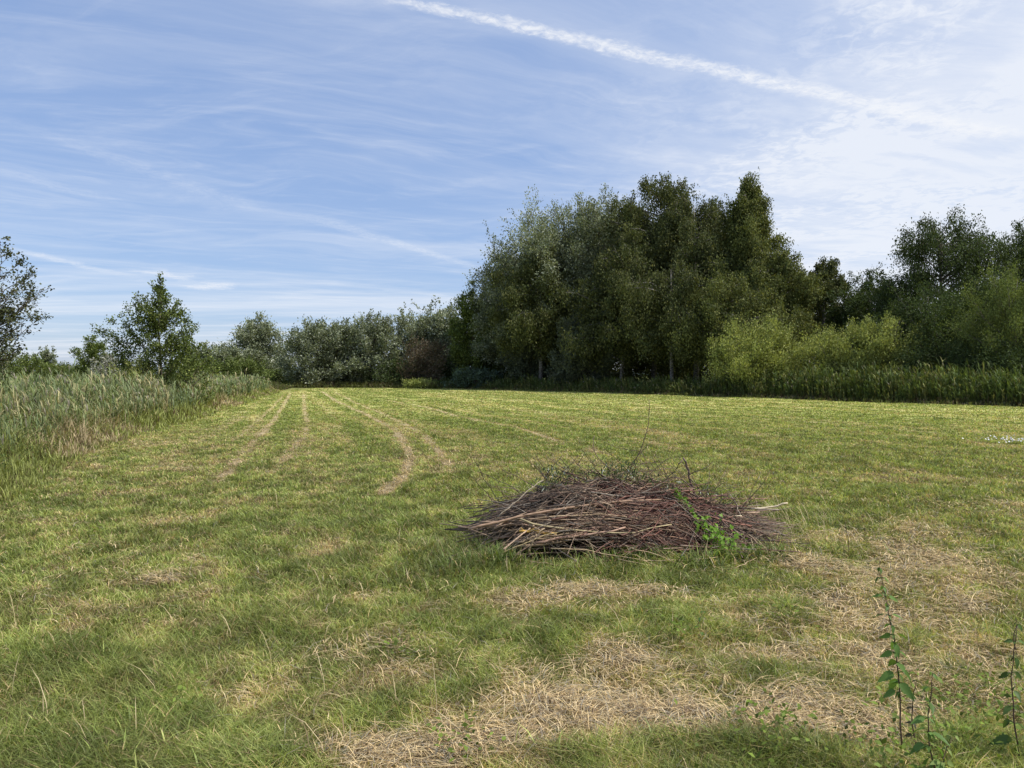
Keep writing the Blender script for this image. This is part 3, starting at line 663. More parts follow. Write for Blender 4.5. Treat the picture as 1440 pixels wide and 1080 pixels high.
# young oak in the reeds and the near tree whose boughs reach in from the left
tr_ = np.random.default_rng(9)
TIPS = [P(px+tr_.normal(0, 2), py, 31+tr_.uniform(-1, 1)*1.3) for px, py in
        [(228,388),(226,402),(213,400),(201,416),(188,412),(241,414),(251,428),(244,436),(181,436),(172,446),(160,452),(148,458),(136,461),(152,470),(262,448),(272,458),(275,462),
         (268,476),(255,466),(170,484),(158,494),(280,498),(225,436),(210,430),(236,446),(196,446),(243,470),(186,468),(205,470),(262,492),(250,504),(180,504),(215,452),(228,478),(205,498),(240,508),(272,512),(194,430),(256,440),(232,410)]]
b_ = ((226-720)/F*31, 31.0)
tree('young_oak', 'young open crowned oak rising from the left reed bank', 'tree', b_, EYE+(527-396)/F*31, 2.2, .8, 'oak', [(.065, .092, .024), (.125, .16, .04), (.24, .28, .075)], 15500, .095,
     seed=63, trunk_mat=M_bark, leafw=.7, spray=.085, trunk_r=.055, dens=.55, tips=TIPS)
T('young_oak', 'leafy oak sapling close against the right side of the young oak', 'tree', 262, 478, 28, 33, 'round', OAK, None, q=1.6, seed=61, dens=.8, leafw=.7)
TIPS = [P(px-4, py+(10 if py < 400 else 3), 14.2+tr_.uniform(-1, 1)*.9) for px, py in
        [(58,372),(47,380),(68,394),(54,402),(54,413),(38,426),(62,443),(50,438),(24,452),(22,347),(33,360),(10,345),(34,486),(22,470),(15,495),(30,392),(35,410),(20,430),(5,350),(12,375),(8,400),(10,450),
         (-20,330),(-40,340),(-60,350),(-10,380),(-20,420),(-30,460),(-50,400),(-80,440),(-90,380),(-110,420),(-130,460),(-120,350),(-180,360),(-210,400),(-240,440),(-150,320),(-70,320),(-100,310)]]
tree('hawthorn_tree', 'near tree with dark leafy boughs reaching in at the left edge', 'tree', (-12.2, 14.2), 4.5, 2.4, 1.6, 'oak', [(.05, .058, .026), (.10, .115, .045), (.18, .18, .09)], 21000, .050,
     seed=62, leafw=.75, spray=.045, trunk_r=.09, dens=.36, tips=TIPS)
# leaf mass added behind the right-hand trees to block bright horizon gaps
n = 70000; t = rng.random(n); wx_ = -14+t*130; wy_ = 112-t*30+rng.normal(0, 3, n)
top_ = 5+7*fbm(wx_*.12, wx_*0, 401, 3); wz_ = top_*rng.random(n)**.7
cc = np.array([.035, .047, .018])*rng.uniform(.5, 1.6, n)[:, None]
o = make_leaves('backing_leaves', M_leaf, np.stack([wx_, wy_, wz_], 1), rng.normal(0, 1, (n, 3)), rng.normal(0, 1, (n, 3)), rng.uniform(.3, .6, n), rng.uniform(.2, .4, n), cc)
tag(o, 'dark leaf mass added behind the tall grove to block horizon light', 'wood', kind='stuff')

# low wooded ridge on the horizon, distance haze mixed into its colour
n = 400; ax = np.linspace(-1.0, 1.0, n); dd = 900.0
hx = ax*dd; hz = 4+9*fbm(ax*6+3, ax*0, 201, 4)+3*fbm(ax*60, ax*0, 202, 3)
hz = hz*(1-.25*sstep(-.3, .2, ax))
V = np.concatenate([np.stack([hx, np.full(n, dd-30), np.full(n, -1.0)], 1), np.stack([hx, np.full(n, dd), hz], 1), np.stack([hx, np.full(n, dd+200), np.full(n, -1.0)], 1)])
i = np.arange(n-1); L = np.concatenate([np.stack([i, i+1, n+i+1, n+i], 1), np.stack([n+i, n+i+1, 2*n+i+1, 2*n+i], 1)]).ravel()
m, nt, out = new_mat('distant_woods'); b = nt.nodes.new('ShaderNodeBsdfDiffuse'); tc = nt.nodes.new('ShaderNodeTexCoord')
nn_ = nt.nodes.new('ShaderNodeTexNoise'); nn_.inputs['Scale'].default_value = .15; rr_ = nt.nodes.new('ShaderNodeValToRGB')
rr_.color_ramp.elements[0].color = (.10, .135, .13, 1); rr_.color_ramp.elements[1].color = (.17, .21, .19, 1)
nt.links.new(tc.outputs['Object'], nn_.inputs[0]); nt.links.new(nn_.outputs[0], rr_.inputs[0]); nt.links.new(rr_.outputs[0], b.inputs[0]); nt.links.new(b.outputs[0], out.inputs[0])
hl = mesh_obj('distant_hills', V, L, np.full(2*(n-1), 4), m, smooth=True); tag(hl, 'low wooded ridge on the horizon with blue green haze in its colour', 'hills', kind='structure')

# ------------------------------------------------------------------ the brushwood heap
# mound height over the ground, cross ridge along x
def mound(x, y):
    prof = np.interp(x, [-.40, -.15, .2, .6, 1.0, 1.4, 1.8, 2.2, 2.65], [.12, .29, .43, .50, .535, .47, .33, .22, .11])*(.78+.44*fbm(x*3.2, y*3.4, 501, 3))
    cy = 6.72+.06*x; wd = np.interp(x, [-.4, .2, 1.2, 2.6], [.32, .48, .52, .35])
    return prof*np.sqrt(np.clip(1-((y-cy)/wd)**2, 0, 1))
def twig_paths(n, xr, lenr, K=6, yaw=.28, curl=.10, lo=.0, hi=1.05, flip=.5):
    x = rng.uniform(*xr, n); y = 6.72+.06*x+rng.uniform(-1, 1, n)*np.interp(x, [-.4, .2, 1.2, 2.6], [.28, .46, .50, .32])
    top = mound(x, y)
    z = top*np.clip(rng.uniform(lo, hi, n)**.6, 0, 1.1)+.02
    L = rng.uniform(*lenr, n); a = rng.normal(0, yaw, n)
    dx, dy = np.cos(a), np.sin(a)
    s = np.linspace(-.5, .5, K)
    X = x[:, None]+dx[:, None]*s*L[:, None]; Y = y[:, None]+dy[:, None]*s*L[:, None]+rng.normal(0, curl, n)[:, None]*(s**2)[None]*L[:, None]*2
    rel = (z/np.maximum(top, .05))[:, None]
    Z = mound(X, np.clip(Y, 6.3, 7.3))*np.clip(rel, 0, 1.1)*.75+z[:, None]*.25+rng.normal(0, .35, n)[:, None]*s*L[:, None]*.5+np.cumsum(rng.normal(0, .011, (n, K)), 1)
    Z = np.maximum(Z, .012)
    return np.stack([X, Y, Z], 2), x
pts, x0 = twig_paths(3300, (-.05, 2.1), (.3, 1.3), yaw=.5, curl=.35)
mid_ = pts[:, 2:4].mean(1)
hollow = (mid_[:, 0] > .22) & (mid_[:, 0] < .92) & (mid_[:, 2] < .26) & (mid_[:, 1] < 6.85) | (mid_[:, 0] < .2) & (rng.random(len(x0)) < .6)
pts, x0 = pts[~hollow], x0[~hollow]
n = len(pts); K = pts.shape[1]
flip = rng.random(n) < .25
rad = (.0021+.0055*rng.random(n)**3)[:, None]*np.linspace(1.25, .45, K)[None]
rad[flip] = rad[flip][:, ::-1]
red = np.clip((x0-.45)/.7, 0, 1)*np.clip((2.2-x0)/.5, 0, 1)
c = np.array([.25, .185, .13])*(1-red[:, None])+np.array([.25, .11, .08])*red[:, None]
c = c*.8*rng.uniform(.2, 1.7, n)[:, None]; gw = rng.random(n) < .18; c[gw] = np.array([.24, .21, .17])*rng.uniform(.5, 1.2, gw.sum())[:, None]; pale = rng.random(n) < .10; c[pale] = np.array([.42, .31, .22])*rng.uniform(.7, 1.1, pale.sum())[:, None]
heap = make_tubes('brushwood', M_twig, pts, rad, 4, c)
tag(heap, 'tangled mass of fine reddish brown twigs forming the brushwood heap', 'brushwood', kind='stuff')
# finer, greyer brush at the right-hand end
pts, x0 = twig_paths(650, (1.5, 2.5), (.2, .75), yaw=.8, curl=.5)
n = len(pts)
c = np.array([.27, .21, .14])*rng.uniform(.5, 1.4, n)[:, None]
o = make_tubes('brushwood', M_twig, pts, rng.uniform(.0018, .004, n)[:, None]*np.linspace(1.2, .5, 6)[None], 4, c)
tag(o, 'loose thin grey brown twigs trailing off at the right end of the heap', 'brushwood', kind='stuff')
# thin wild twigs arching over the top
def wild(n, seed):
    r = np.random.default_rng(seed); s = np.linspace(0, 1, 9); out_ = []
    for i_ in range(n):
        bx = r.uniform(-.1, 2.1); by = 6.8+r.uniform(-.2, .25); bz = mound(np.array([bx]), np.array([by]))[0]*.8
        a = r.uniform(.1, 1.2); sg_ = r.choice([-1, 1]); L = r.uniform(.2, .75)
        p = np.stack([bx+sg_*np.cos(a)*L*s, by+r.normal(0, .15)*s, bz+np.sin(a)*L*s-.25*L*s**2*r.uniform(0, 1.3)], 1)
        p += np.cumsum(r.normal(0, .006, (9, 3)), 0); out_.append(p)
    return np.array(out_)
w_ = wild(230, 5)
o = make_tubes('sprigs', M_twig, w_, np.linspace(.0048, .0022, 9)[None]*np.ones((len(w_), 1)), 4, np.array([.13, .085, .06])*rng.uniform(.5, 1.3, len(w_))[:, None])
tag(o, 'thin springy bare sprigs arching above the crest of the heap', 'brushwood', kind='stuff')

def surf(px, py):                                  # depth at which the sight line meets the heap
    d = np.linspace(5.8, 7.1, 90); X = (px-720)/F*d; Z = EYE-(py-527)/F*d
    hit = np.where((Z <= mound(X, d)) | (Z <= .01))[0]
    return d[hit[0]] if len(hit) else 6.72
def laid(px, py, ang, ln, bend=0, lift=0, n=5):
    q = []
    for k in range(n):
        t = k/(n-1); x_ = px+ln*t*math.cos(ang); y_ = py+ln*t*math.sin(ang)-bend*math.sin(math.pi*t)
        q.append((x_, y_, surf(x_, y_)-.02-lift*(1-t)))
    return q
def branch(pxpts, r0, r1, colr, label, group=None, forks=(), name='cut_branch', K=10, jig=.006):
    """one cut branch through photo pixels at given depths (px, py, d)"""
    w = np.array([P(*p) for p in pxpts]); t = np.linspace(0, 1, len(w)); s = np.linspace(0, 1, K)
    p = np.stack([np.interp(s, t, w[:, k]) for k in range(3)], 1)
    for _ in range(2): p[1:-1] = (p[:-2]+2*p[1:-1]+p[2:])/4
    p[1:-1] += rng.normal(0, jig, (K-2, 3))
    p[:, 2] = np.maximum(p[:, 2], .012)
    base = p[0].copy()
    root = empty(name, tuple(base)); tag(root, label, 'branch', group); colr = tuple(min(.75, v_*1.35) for v_ in colr)
    q = p-base; rad = np.linspace(r0, r1, K)
    rad = rad*(1+rng.normal(0, .05, K))
    gs = [(q[None], rad[None], 9)]
    # small side knots
    for kk in rng.integers(1, K-1, 2 if r0 > .006 else 0):
        dv = unit(rng.normal(0, 1, 3)); a = q[kk]; ln = r0*rng.uniform(1.8, 4)
        gs.append((np.array([[a, a+dv*ln*.6, a+dv*ln]]), np.array([[r0*.4, r0*.32, r0*.25]]), 5))
    stm = multi_tubes('stem', M_branch, gs, parent=root, col=colr)
    if r0 > .0035 and len(pxpts) == 5 and not forks and rng.random() < .55:       # natural fork
        kf = int(rng.integers(3, 7)); dv = unit(q[kf+1]-q[kf]); dv = unit(dv+rng.normal(0, .35, 3)+[0, 0, .12]); ln = rng.uniform(.12, .38)
        ss_ = np.linspace(0, 1, 6)[:, None]; pf = q[kf]+dv*ln*ss_+np.array([0, -.01, -.06])*ss_**2; pf[1:] += rng.normal(0, .005, (5, 3))
        multi_tubes('side_shoot', M_branch, [(pf[None], np.linspace(r0*.6, r0*.2, 6)[None], 6)], parent=root, col=colr)
    # pale cut end
    tg_ = unit(q[0]-q[1]); c0 = q[0]+tg_*.001
    multi_tubes('cut_end', M_branch, [(np.array([[c0, c0+tg_*.0015]]), np.array([[r0*.9, r0*.86]]), 9)], parent=root, col=(.50, .36, .20))
    for (fk, fp, fr) in forks:
        w2 = np.array([P(*z_) for z_ in fp])-base; w2 = np.concatenate([[q[fk]], w2])
        t2 = np.linspace(0, 1, len(w2)); pp = np.stack([np.interp(s, t2, w2[:, k]) for k in range(3)], 1)
        pp[1:] += rng.normal(0, .003, (K-1, 3))
        multi_tubes('side_shoot', M_branch, [(pp[None], np.linspace(fr, fr*.45, K)[None], 6)], parent=root, col=colr)
    return root
BR = (.21, .15, .105); PALE = (.36, .28, .18); DK = (.09, .065, .05); GREY = (.25, .215, .17); YEL = (.42, .27, .06)
branch([(659,745,6.25),(700,735,6.28),(780,716,6.35),(860,706,6.45),(930,703,6.55)], .014, .007, (.28, .19, .13), 'long thick branch whose sawn end sticks out furthest left of the heap')
branch([(730,747,6.2),(760,748,6.22),(782,752,6.25)], .013, .012, YEL, 'short yellow barked piece among the cut ends at the front left')
branch([(744,779,6.12),(748,762,6.1),(757,750,6.1),(766,744,6.12)], .008, .006, PALE, 'short pale crooked piece leaning upright over the dark hollow at front left')
branch([(697,783,6.1),(725,771,6.08),(750,758,6.12),(800,745,6.2)], .007, .004, (.38, .31, .17), 'thin pale yellow branch slanting up from the grass at the front left')
branch([(752,764,6.14),(790,757,6.16),(830,752,6.2),(880,742,6.26)], .012, .008, (.30, .20, .15), 'thick pinkish brown branch across the top of the dark hollow')
branch([(732,730,6.2),(760,738,6.2),(800,745,6.22),(850,750,6.22),(900,750,6.22),(945,738,6.3)], .009, .005, (.34, .29, .17), 'long olive branch sagging across the front of the heap')
branch([(675,735,6.4),(720,733,6.4),(790,734,6.4)], .010, .008, BR, 'straight brown branch with end showing just above the long left one')
branch([(961,644,6.9),(969,662,6.88),(972,685,6.88),(980,700,6.85)], .009, .012, DK, 'dark crooked stub standing upright on top of the heap', forks=[(4, [(990,695,6.85)], .006)])
branch([(978,692,6.8),(960,672,6.8),(945,668,6.85),(925,684,6.85),(915,700,6.85)], .007, .004, DK, 'thin black arching branch left of the upright stub')
branch([(1108,708,7.1),(1085,713,7.1),(1045,716,7.0),(1010,714,6.95)], .010, .009, (.42, .37, .27), 'stripped whitish branch poking out right of the heap')
branch([(1105,736,7.0),(1070,736,6.95),(1030,740,6.9),(980,748,6.8)], .011, .008, GREY, 'grey branch low at the far right end of the heap')
branch([(1100,795,6.05),(1078,772,6.2),(1050,750,6.5),(1030,742,6.6)], .008, .006, BR, 'brown branch leaning down into the grass right of the bindweed')
branch([(1042,726,6.6),(1036,708,6.7),(1026,694,6.8)], .006, .004, GREY, 'thin grey upright piece with snapped end near the right end')
branch([(1031,726,6.6),(1044,726,6.6)], .006, .006, (.5, .43, .3), 'very short white snapped end near the right end', K=5, jig=.001)
branch([(1005,707,6.75),(960,690,6.8),(925,674,6.85),(880,665,6.9)], .011, .005, (.26, .19, .13), 'longest of the brown poles sloping down right from the crest')
TOPG = 'parallel brown poles sloping from the crest'; TOPL = 'brown pole in the bundle sloping down right from the crest of the heap'
for k in range(7):
    dy = k*4-6
    branch([(1005+random.uniform(-15, 10), 712+dy*.8, 6.72+k*.02), (960, 694+dy, 6.78), (922, 680+dy*.9, 6.84), (870+random.uniform(-20, 20), 668+dy*.6, 6.9)], random.uniform(.005, .009), .003, (.24*random.uniform(.7, 1.2), .17*random.uniform(.8, 1.1), .12), TOPL, TOPG)
LG = 'cut branch ends at the left of the heap'; LL = 'brown cut branch lying with its butt at the left end of the heap'
rr = np.random.default_rng(77)
for k in range(46):
    px0 = rr.uniform(664, 765); lo_ = 738 if px0 < 700 else 715; py0 = rr.uniform(lo_, 786)
    if py0 > 760 and px0 > 740: py0 -= 30
    fan = (748-py0)/40*.16
    ang = rr.normal(-.04, .13)-fan*-1.0*.9; ln = rr.uniform(60, 230)
    tn = rr.uniform(.5, 1.3); b_ = [(.24, .175, .12), (.30, .23, .15), (.2, .15, .11), (.27, .18, .13)][k % 4]
    branch(laid(px0, py0, ang, ln, rr.normal(3, 5), rr.uniform(0, .10)), 0.0045+.009*rr.random()**1.6, rr.uniform(.002, .005), tuple(v*tn for v in b_), LL, LG)
FG = 'thin rods lying in front of the heap'; FL = 'thin pale rod lying in the grass along the front of the heap'
for a in [[(775,772,6.0),(850,775,6.0),(930,800,5.8),(992,812,5.7)], [(880,768,6.0),(930,782,5.9),(975,800,5.75),(1000,815,5.65)], [(870,787,5.9),(930,800,5.8),(990,818,5.6)],
          [(745,790,5.95),(800,797,5.85),(850,796,5.85)], [(900,790,5.9),(960,788,5.9),(1010,784,5.95)], [(990,806,5.75),(1040,800,5.8),(1065,785,5.9)], [(1060,792,6.0),(1090,794,5.95),(1130,798,5.9)]]:
    branch(a, .0042, .0022, (.40, .31, .19), FL, FG)
FH = 'medium brown rods woven across the face of the heap'; FHL = 'slim brown rod running across the front face of the heap'
for k in range(60):
    px0 = rr.uniform(735, 960); py0 = rr.uniform(682+abs(px0-870)*.12, 782)
    if py0 > 756 and px0 < 850: continue
    ang = rr.normal(.02+(px0-840)*.0014, .3); ln = rr.uniform(60, 210)*(1 if px0 < 900 else .6); ang = min(ang, (776-py0)/ln)
    tn = rr.uniform(.35, 1.05); rd = 1 if px0 < 820 else .6
    branch(laid(px0, py0, ang, ln, rr.normal(4, 9), rr.uniform(-.01, .06)), .002+.0055*rr.random()**2, .0014, (.25*tn, .175*tn*rd**.35, .13*tn*rd**.6), FHL, FH)
# tall wispy sapling twig above the heap
branch([(872,690,6.9),(895,645,6.9),(910,612,6.9),(914,585,6.9),(913,562,6.9)], .0055, .0026, (.13, .085, .06), 'hair thin twig standing tallest above the heap', forks=[(3, [(868,630,6.95),(850,622,6.95)], .0035), (5, [(925,600,6.9)], .0032), (2, [(930,650,6.85),(960,640,6.8)], .0035)])
branch([(770,690,6.7),(800,668,6.75),(850,660,6.8),(900,664,6.8),(950,658,6.8)], .006, .003, (.13, .09, .06), 'thin dark twig bowed along the crest of the heap')
branch([(880,672,6.9),(845,652,6.9),(832,628,6.9),(836,612,6.95)], .005, .0025, (.12, .08, .06), 'thin dark twig curling up left of the tallest twig')
branch([(700,728,6.3),(730,700,6.4),(765,675,6.6)], .0065, .004, GREY, 'thin grey rod leaning along the left slope of the heap')
branch([(960,648,6.8),(940,672,6.8),(918,692,6.85)], .006, .004, DK, 'thin black twig crossing behind the upright stub', )
branch([(969,668,6.85),(990,660,6.8),(1003,650,6.8)], .004, .0025, DK, 'tiny side twig pointing right from the upright stub')

# silvery willow leaves still on twigs at the crest
cl = [(775,675),(785,684),(768,690),(800,672),(832,673),(848,668),(862,672),(875,670),(890,672),(905,676),(922,684),(940,690),(998,690),(1004,700),(1020,722),(1022,716),(870,664),(885,664),(778,668),(950,694),(765,683)]
pos = []; 
for (a, b_) in cl:
    n = 40; d = 6.75+rng.normal(0, .05, n); pos.append(np.stack([(a+rng.normal(0, 9, n)-720)/F*d, d, EYE-(b_-8+rng.normal(0, 6, n)-527)/F*d], 1))
pos = np.concatenate(pos); n = len(pos)
col = np.array([.10, .14, .05])*rng.uniform(.5, 1.3, n)[:, None]; wh = rng.random(n) < .12; col[wh] = np.array([.45, .48, .42])
o = make_leaves('willow_foliage', M_willow, pos, rng.normal(0, .5, (n, 3))+[0, 0, -.8], rng.normal(0, 1, (n, 3)), rng.uniform(.035, .065, n), rng.uniform(.008, .014, n), col)
tag(o, 'wilting silvery willow leaves along the crest of the heap', 'leaves', kind='stuff')

# climbing bindweed: one plant, heart-shaped leaves on a vine
def heart_leaf(pos, dirv, nrm, L, W):
    dirv = unit(dirv); side = unit(np.cross(dirv, nrm)); up = np.cross(side, dirv)
    out_ = [(0, 0, 0), (-.12, .32, .02), (.05, .5, .06), (.35, .42, .07), (.7, .2, .05), (1, 0, -.06), (.7, -.2, .05), (.35, -.42, .07), (.05, -.5, .06), (-.12, -.32, .02)]
    mid = [(.35, 0, 0), (.7, 0, -.01)]
    V = [pos+dirv*a*L+side*b*W+up*c*L for a, b, c in out_+mid]
    F_ = [(0, 1, 2, 10), (2, 3, 4, 11), (10, 2, 11), (4, 5, 11), (5, 6, 11), (6, 7, 8, 11), (8, 10, 11), (8, 9, 0, 10)]
    return V, F_
def toothed_leaf(pos, dirv, nrm, L, W):
    dirv = unit(dirv); side = unit(np.cross(dirv, nrm)); up = np.cross(side, dirv); n = 13; V = []; F_ = []; cu = random.uniform(.1, .5); tw = random.uniform(-.2, .2)
    for k in range(n+1):
        a = k/n; b = .95*math.sin(math.pi*min(1, a**.62))**.9*(1-.25*a)*(1 if k % 2 else .78); c = -cu*a*a
        m_ = pos+dirv*a*L+up*c*L+side*tw*a*a*L
        V += [m_-up*.02*L, m_+side*b*W*.5+up*.10*b*W, m_-side*b*W*.5+up*.10*b*W]
        if k: o_ = 3*k; F_ += [(o_-3, o_-2, o_+1, o_), (o_-1, o_-3, o_, o_+2)]
    return V, F_
def leaf_plant_mesh(name, mat, leaves, parent, colf, jag=False):
    V = []; L = []; S = []; C = []
    for lf in leaves:
        v, f = toothed_leaf(*lf) if jag else heart_leaf(*lf); o_ = len(V); V += v; cc = colf()
        C += [cc]*len(v)
        for q_ in f: L += [o_+k for k in q_]; S.append(len(q_))
    return mesh_obj(name, np.array(V), L, S, mat, np.array(C), parent=parent)
vine = empty('bindweed', (1.6, 6.5, 0)); tag(vine, 'bright green leafy bindweed climbing down over the right of the heap', 'climbing plant')
vb = np.array([1.6, 6.5, 0])
path = np.array([P(950,690,6.72), P(962,705,6.6), P(975,722,6.5), P(990,735,6.42), P(1000,752,6.3), P(1012,772,6.2), P(1022,785,6.1)])-vb
s = np.linspace(0, 1, 24); vp = np.stack([np.interp(s, np.linspace(0, 1, 7), path[:, k]) for k in range(3)], 1); vp += rng.normal(0, .006, vp.shape)
pth2 = np.array([P(995,742,6.35), P(1015,752,6.3), P(1035,765,6.2), P(1042,782,6.1)])-vb
vp2 = np.stack([np.interp(s, np.linspace(0, 1, 4), pth2[:, k]) for k in range(3)], 1)+rng.normal(0, .006, (24, 3))
multi_tubes('stem', M_branch, [(np.array([vp, vp2]), np.full((2, 24), .0022), 5)], parent=vine, col=(.22, .25, .08))
lv = []
for k in range(230):
    if k < 150:
        t = rng.random()**.8; b_ = vp[int(t*23)]; sp = .015+.035*t
    else:
        t = rng.random(); b_ = vp2[int(t*23)]; sp = .055
    lv.append((b_+rng.normal(0, sp, 3)+[0, -.02, .01], rng.normal(0, .5, 3)+[.1, -.5, -.5], rng.normal(0, .35, 3)+[0, -.6, 1], rng.uniform(.028, .045), rng.uniform(.024, .036)))
leaf_plant_mesh('leaves', foliage_mat('bindweed_leaf', .35, .015, .5), lv, vine, lambda: np.array([.17, .30, .035])*random.uniform(.6, 1.3))

# ------------------------------------------------------------------ nettles and stems in the foreground
M_nettle = foliage_mat('nettle_leaf', .35, .015, .5)
def nettle(label, base, top, nodes, leaf, colr, bare_to=.35, name='nettle', stemc=(.10, .06, .045)):
    base = np.array(base, float); top = np.array(top, float)
    base[2] = -.03
    root = empty(name, tuple(base)); tag(root, label, 'nettle')
    K = 12; s = np.linspace(0, 1, K); p = (top-base)[None]*s[:, None]; p[:, 0] += .03*np.sin(s*3.1)*(1 if label[0] == 't' else -1); p += rng.normal(0, .002, p.shape)
    multi_tubes('stem', M_branch, [(p[None], np.linspace(.0038, .0012, K)[None], 6)], parent=root, col=stemc)
    lv = []; pet = []
    for k in range(nodes):
        t = bare_to+(1-bare_to)*k/(nodes-1)
        b_ = np.array([np.interp(t, s, p[:, j_]) for j_ in range(3)]); a = k*1.57+rng.normal(0, .3)
        size = 1.25*leaf*(1-.6*(k/(nodes-1)))*rng.uniform(.75, 1.15)
        for sgn in (0, math.pi):
            dv = np.array([math.cos(a+sgn), math.sin(a+sgn)*.7, -rng.uniform(.1, .9)]); e = b_+np.array([dv[0], dv[1], .3])*size*.3
            pet.append(np.array([b_, (b_+e)/2+[0, 0, .002], e])); lv.append((e, dv, np.array([0, -.5, 1.0])+rng.normal(0, .3, 3), size, size*.58))
        for q_ in range(3):
            dv = rng.normal(0, 1, 3); lv.append((b_, dv, np.array([0, 0, 1.0]), size*.5, size*.28))
    multi_tubes('leaf_stalks', M_branch, [(np.array(pet), np.full((len(pet), 3), .0009), 4)], parent=root, col=(.12, .14, .05))
    leaf_plant_mesh('leaves', M_nettle, lv, root, lambda: np.array(colr)*1.6*random.uniform(.6, 1.25), True)
    return root
bx, by = G(1271, 1062)
nettle('tall single nettle with bare purple lower stem at the bottom right', (bx, by, 0), P(1238, 800, by+.02), 14, .062, (.07, .125, .028))
bx, by = G(1325, 1100)
nettle('shorter nettle with broad leaves right of the tall nettle', (bx, by, 0), P(1316, 950, by), 8, .07, (.085, .15, .035), .1)
nettle('dark nettle rising at the right edge near the bottom corner', (*G(1442, 1075), 0), P(1434, 880, 2.95), 8, .06, (.06, .10, .025), .2)
nettle('small nettle shoot with blackened leaves between the two taller nettles', (*G(1300, 1060), 0), P(1292, 960, 3.0), 5, .03, (.04, .04, .025), .3)
nettle('low pale leaved nettle sprout below the broad leaved nettle', (*G(1335, 1110), 0), P(1345, 1040, 2.8), 5, .055, (.17, .22, .07), .1)
nettle('small green nettle sprout left of the dark grass tuft', (*G(990, 893), 0), P(990, 862, 4.37), 5, .04, (.06, .14, .04), .0)
def dock(label, pts, r0, colr):
    w = np.array([P(*p) for p in pts]); w[0][2] = -.02; b_ = w[0].copy(); K = 8; s = np.linspace(0, 1, K)
    root = empty('dried_weed', tuple(b_)); tag(root, label, 'dead weed'); q = w-b_
    p = np.stack([np.interp(s, np.linspace(0, 1, len(q)), q[:, k]) for k in range(3)], 1)+rng.normal(0, .003, (K, 3))*s[:, None]
    multi_tubes('stem', M_branch, [(p[None], np.linspace(r0, r0*.4, K)[None], 6)], parent=root, col=colr)
    ln = []
    for k in range(5):
        a = p[rng.integers(3, K)]; e = a+unit(rng.normal(0, 1, 3)+[0, 0, 1])*rng.uniform(.02, .06); ln.append([a, (a+e)/2, e])
    multi_tubes('twiglets', M_branch, [(np.array(ln), np.full((5, 3), r0*.3), 4)], parent=root, col=colr)
dock('thin dark dead stem standing in grass right of the heap', [(1196,778,6.37),(1194,758,6.37),(1189,730,6.37)], .0035, (.07, .05, .035))
dock('crooked brown dead stem at the right edge above the nettles', [(1436,925,4.0),(1428,900,4.0),(1431,884,4.0)], .004, (.12, .08, .05))
dock('grey bare stem left of the heap among long grass', [(703,760,6.35),(692,735,6.35),(660,708,6.35)], .0022, (.14, .11, .08))

spots = [(1075, 1062, .16), (1100, 1040, .10), (1345, 1010, .14), (1400, 985, .12), (1330, 1065, .16), (955, 900, .07), (1080, 868, .10), (250, 1000, .06), (640, 1068, .08), (1240, 1070, .12), (1425, 1050, .14), (560, 925, .05)]
pp = []
for px, py, sp in spots:
    bx, by = G(px, py); k = int(75*sp/.1); pp.append(np.stack([bx+rng.normal(0, sp, k), by+rng.normal(0, sp, k), rng.uniform(.02, .11, k)], 1))
pp = np.concatenate(pp); n = len(pp)
o = make_leaves('meadow_herbs', M_leaf, pp, rng.normal(0, 1, (n, 3))*[1, 1, .4]+[0, 0, .25], rng.normal(0, .35, (n, 3))+[0, -.3, 1], rng.uniform(.018, .042, n), rng.uniform(.012, .024, n), np.array([.15, .21, .035])*rng.uniform(.45, 1.3, n)[:, None])
tag(o, 'small broad leaved green herbs growing in the foreground turf', 'herbs', kind='stuff')

# white blossoms patch
bx, by = G(1434, 626); n = 110
x = bx+rng.normal(0, .45, n)+.1; y = by+rng.normal(0, .28, n)
o = make_leaves('white_flowers', M_straw, np.stack([x, y, rng.uniform(.08, .17, n)], 1), rng.normal(0, 1, (n, 3)), rng.normal(0, .6, (n, 3))+[0, -.5, 1], np.full(n, .05), np.full(n, .045), np.full((n, 3), .8)*rng.uniform(.6, 1.1, n)[:, None])
tag(o, 'small patch of white clover blossom in the meadow at the right edge', 'flowers', kind='stuff')

# ------------------------------------------------------------------ sky, sun, camera
SUN_AZ = math.radians(98); SUN_EL = math.radians(56)     # azimuth clockwise from the view direction (+Y)
w = bpy.data.worlds.new('World'); sc.world = w; w.use_nodes = True
nt = w.node_tree; nt.nodes.clear()
class E:                                           # tiny expression helper for node maths
    def __init__(s, v): s.v = v
    def _m(s, op, *o):
        n = nt.nodes.new('ShaderNodeMath'); n.operation = op
        for i_, q_ in enumerate((s,)+o):
            q_ = q_.v if isinstance(q_, E) else q_
            if isinstance(q_, (int, float)): n.inputs[i_].default_value = q_
            else: nt.links.new(q_, n.inputs[i_])
        return E(n.outputs[0])
    def __add__(s, o): return s._m('ADD', o)
    def __sub__(s, o): return s._m('SUBTRACT', o)
    def __mul__(s, o): return s._m('MULTIPLY', o)
    def __truediv__(s, o): return s._m('DIVIDE', o)
    __radd__ = __add__; __rmul__ = __mul__
    def mx(s, o): return s._m('MAXIMUM', o)
    def mn(s, o): return s._m('MINIMUM', o)
    def abs(s): return s._m('ABSOLUTE')
    def ss(s, a, b):
        n = nt.nodes.new('ShaderNodeMapRange'); n.interpolation_type = 'SMOOTHSTEP'; nt.links.new(s.v, n.inputs[0])
        n.inputs[1].default_value = a; n.inputs[2].default_value = b
        return E(n.outputs[0])
tc = nt.nodes.new('ShaderNodeTexCoord'); sx = nt.nodes.new('ShaderNodeSeparateXYZ'); nt.links.new(tc.outputs['Generated'], sx.inputs[0])
DX, DY, DZ = [E(o_) for o_ in sx.outputs]
zz = DZ.mx(.0)+.035
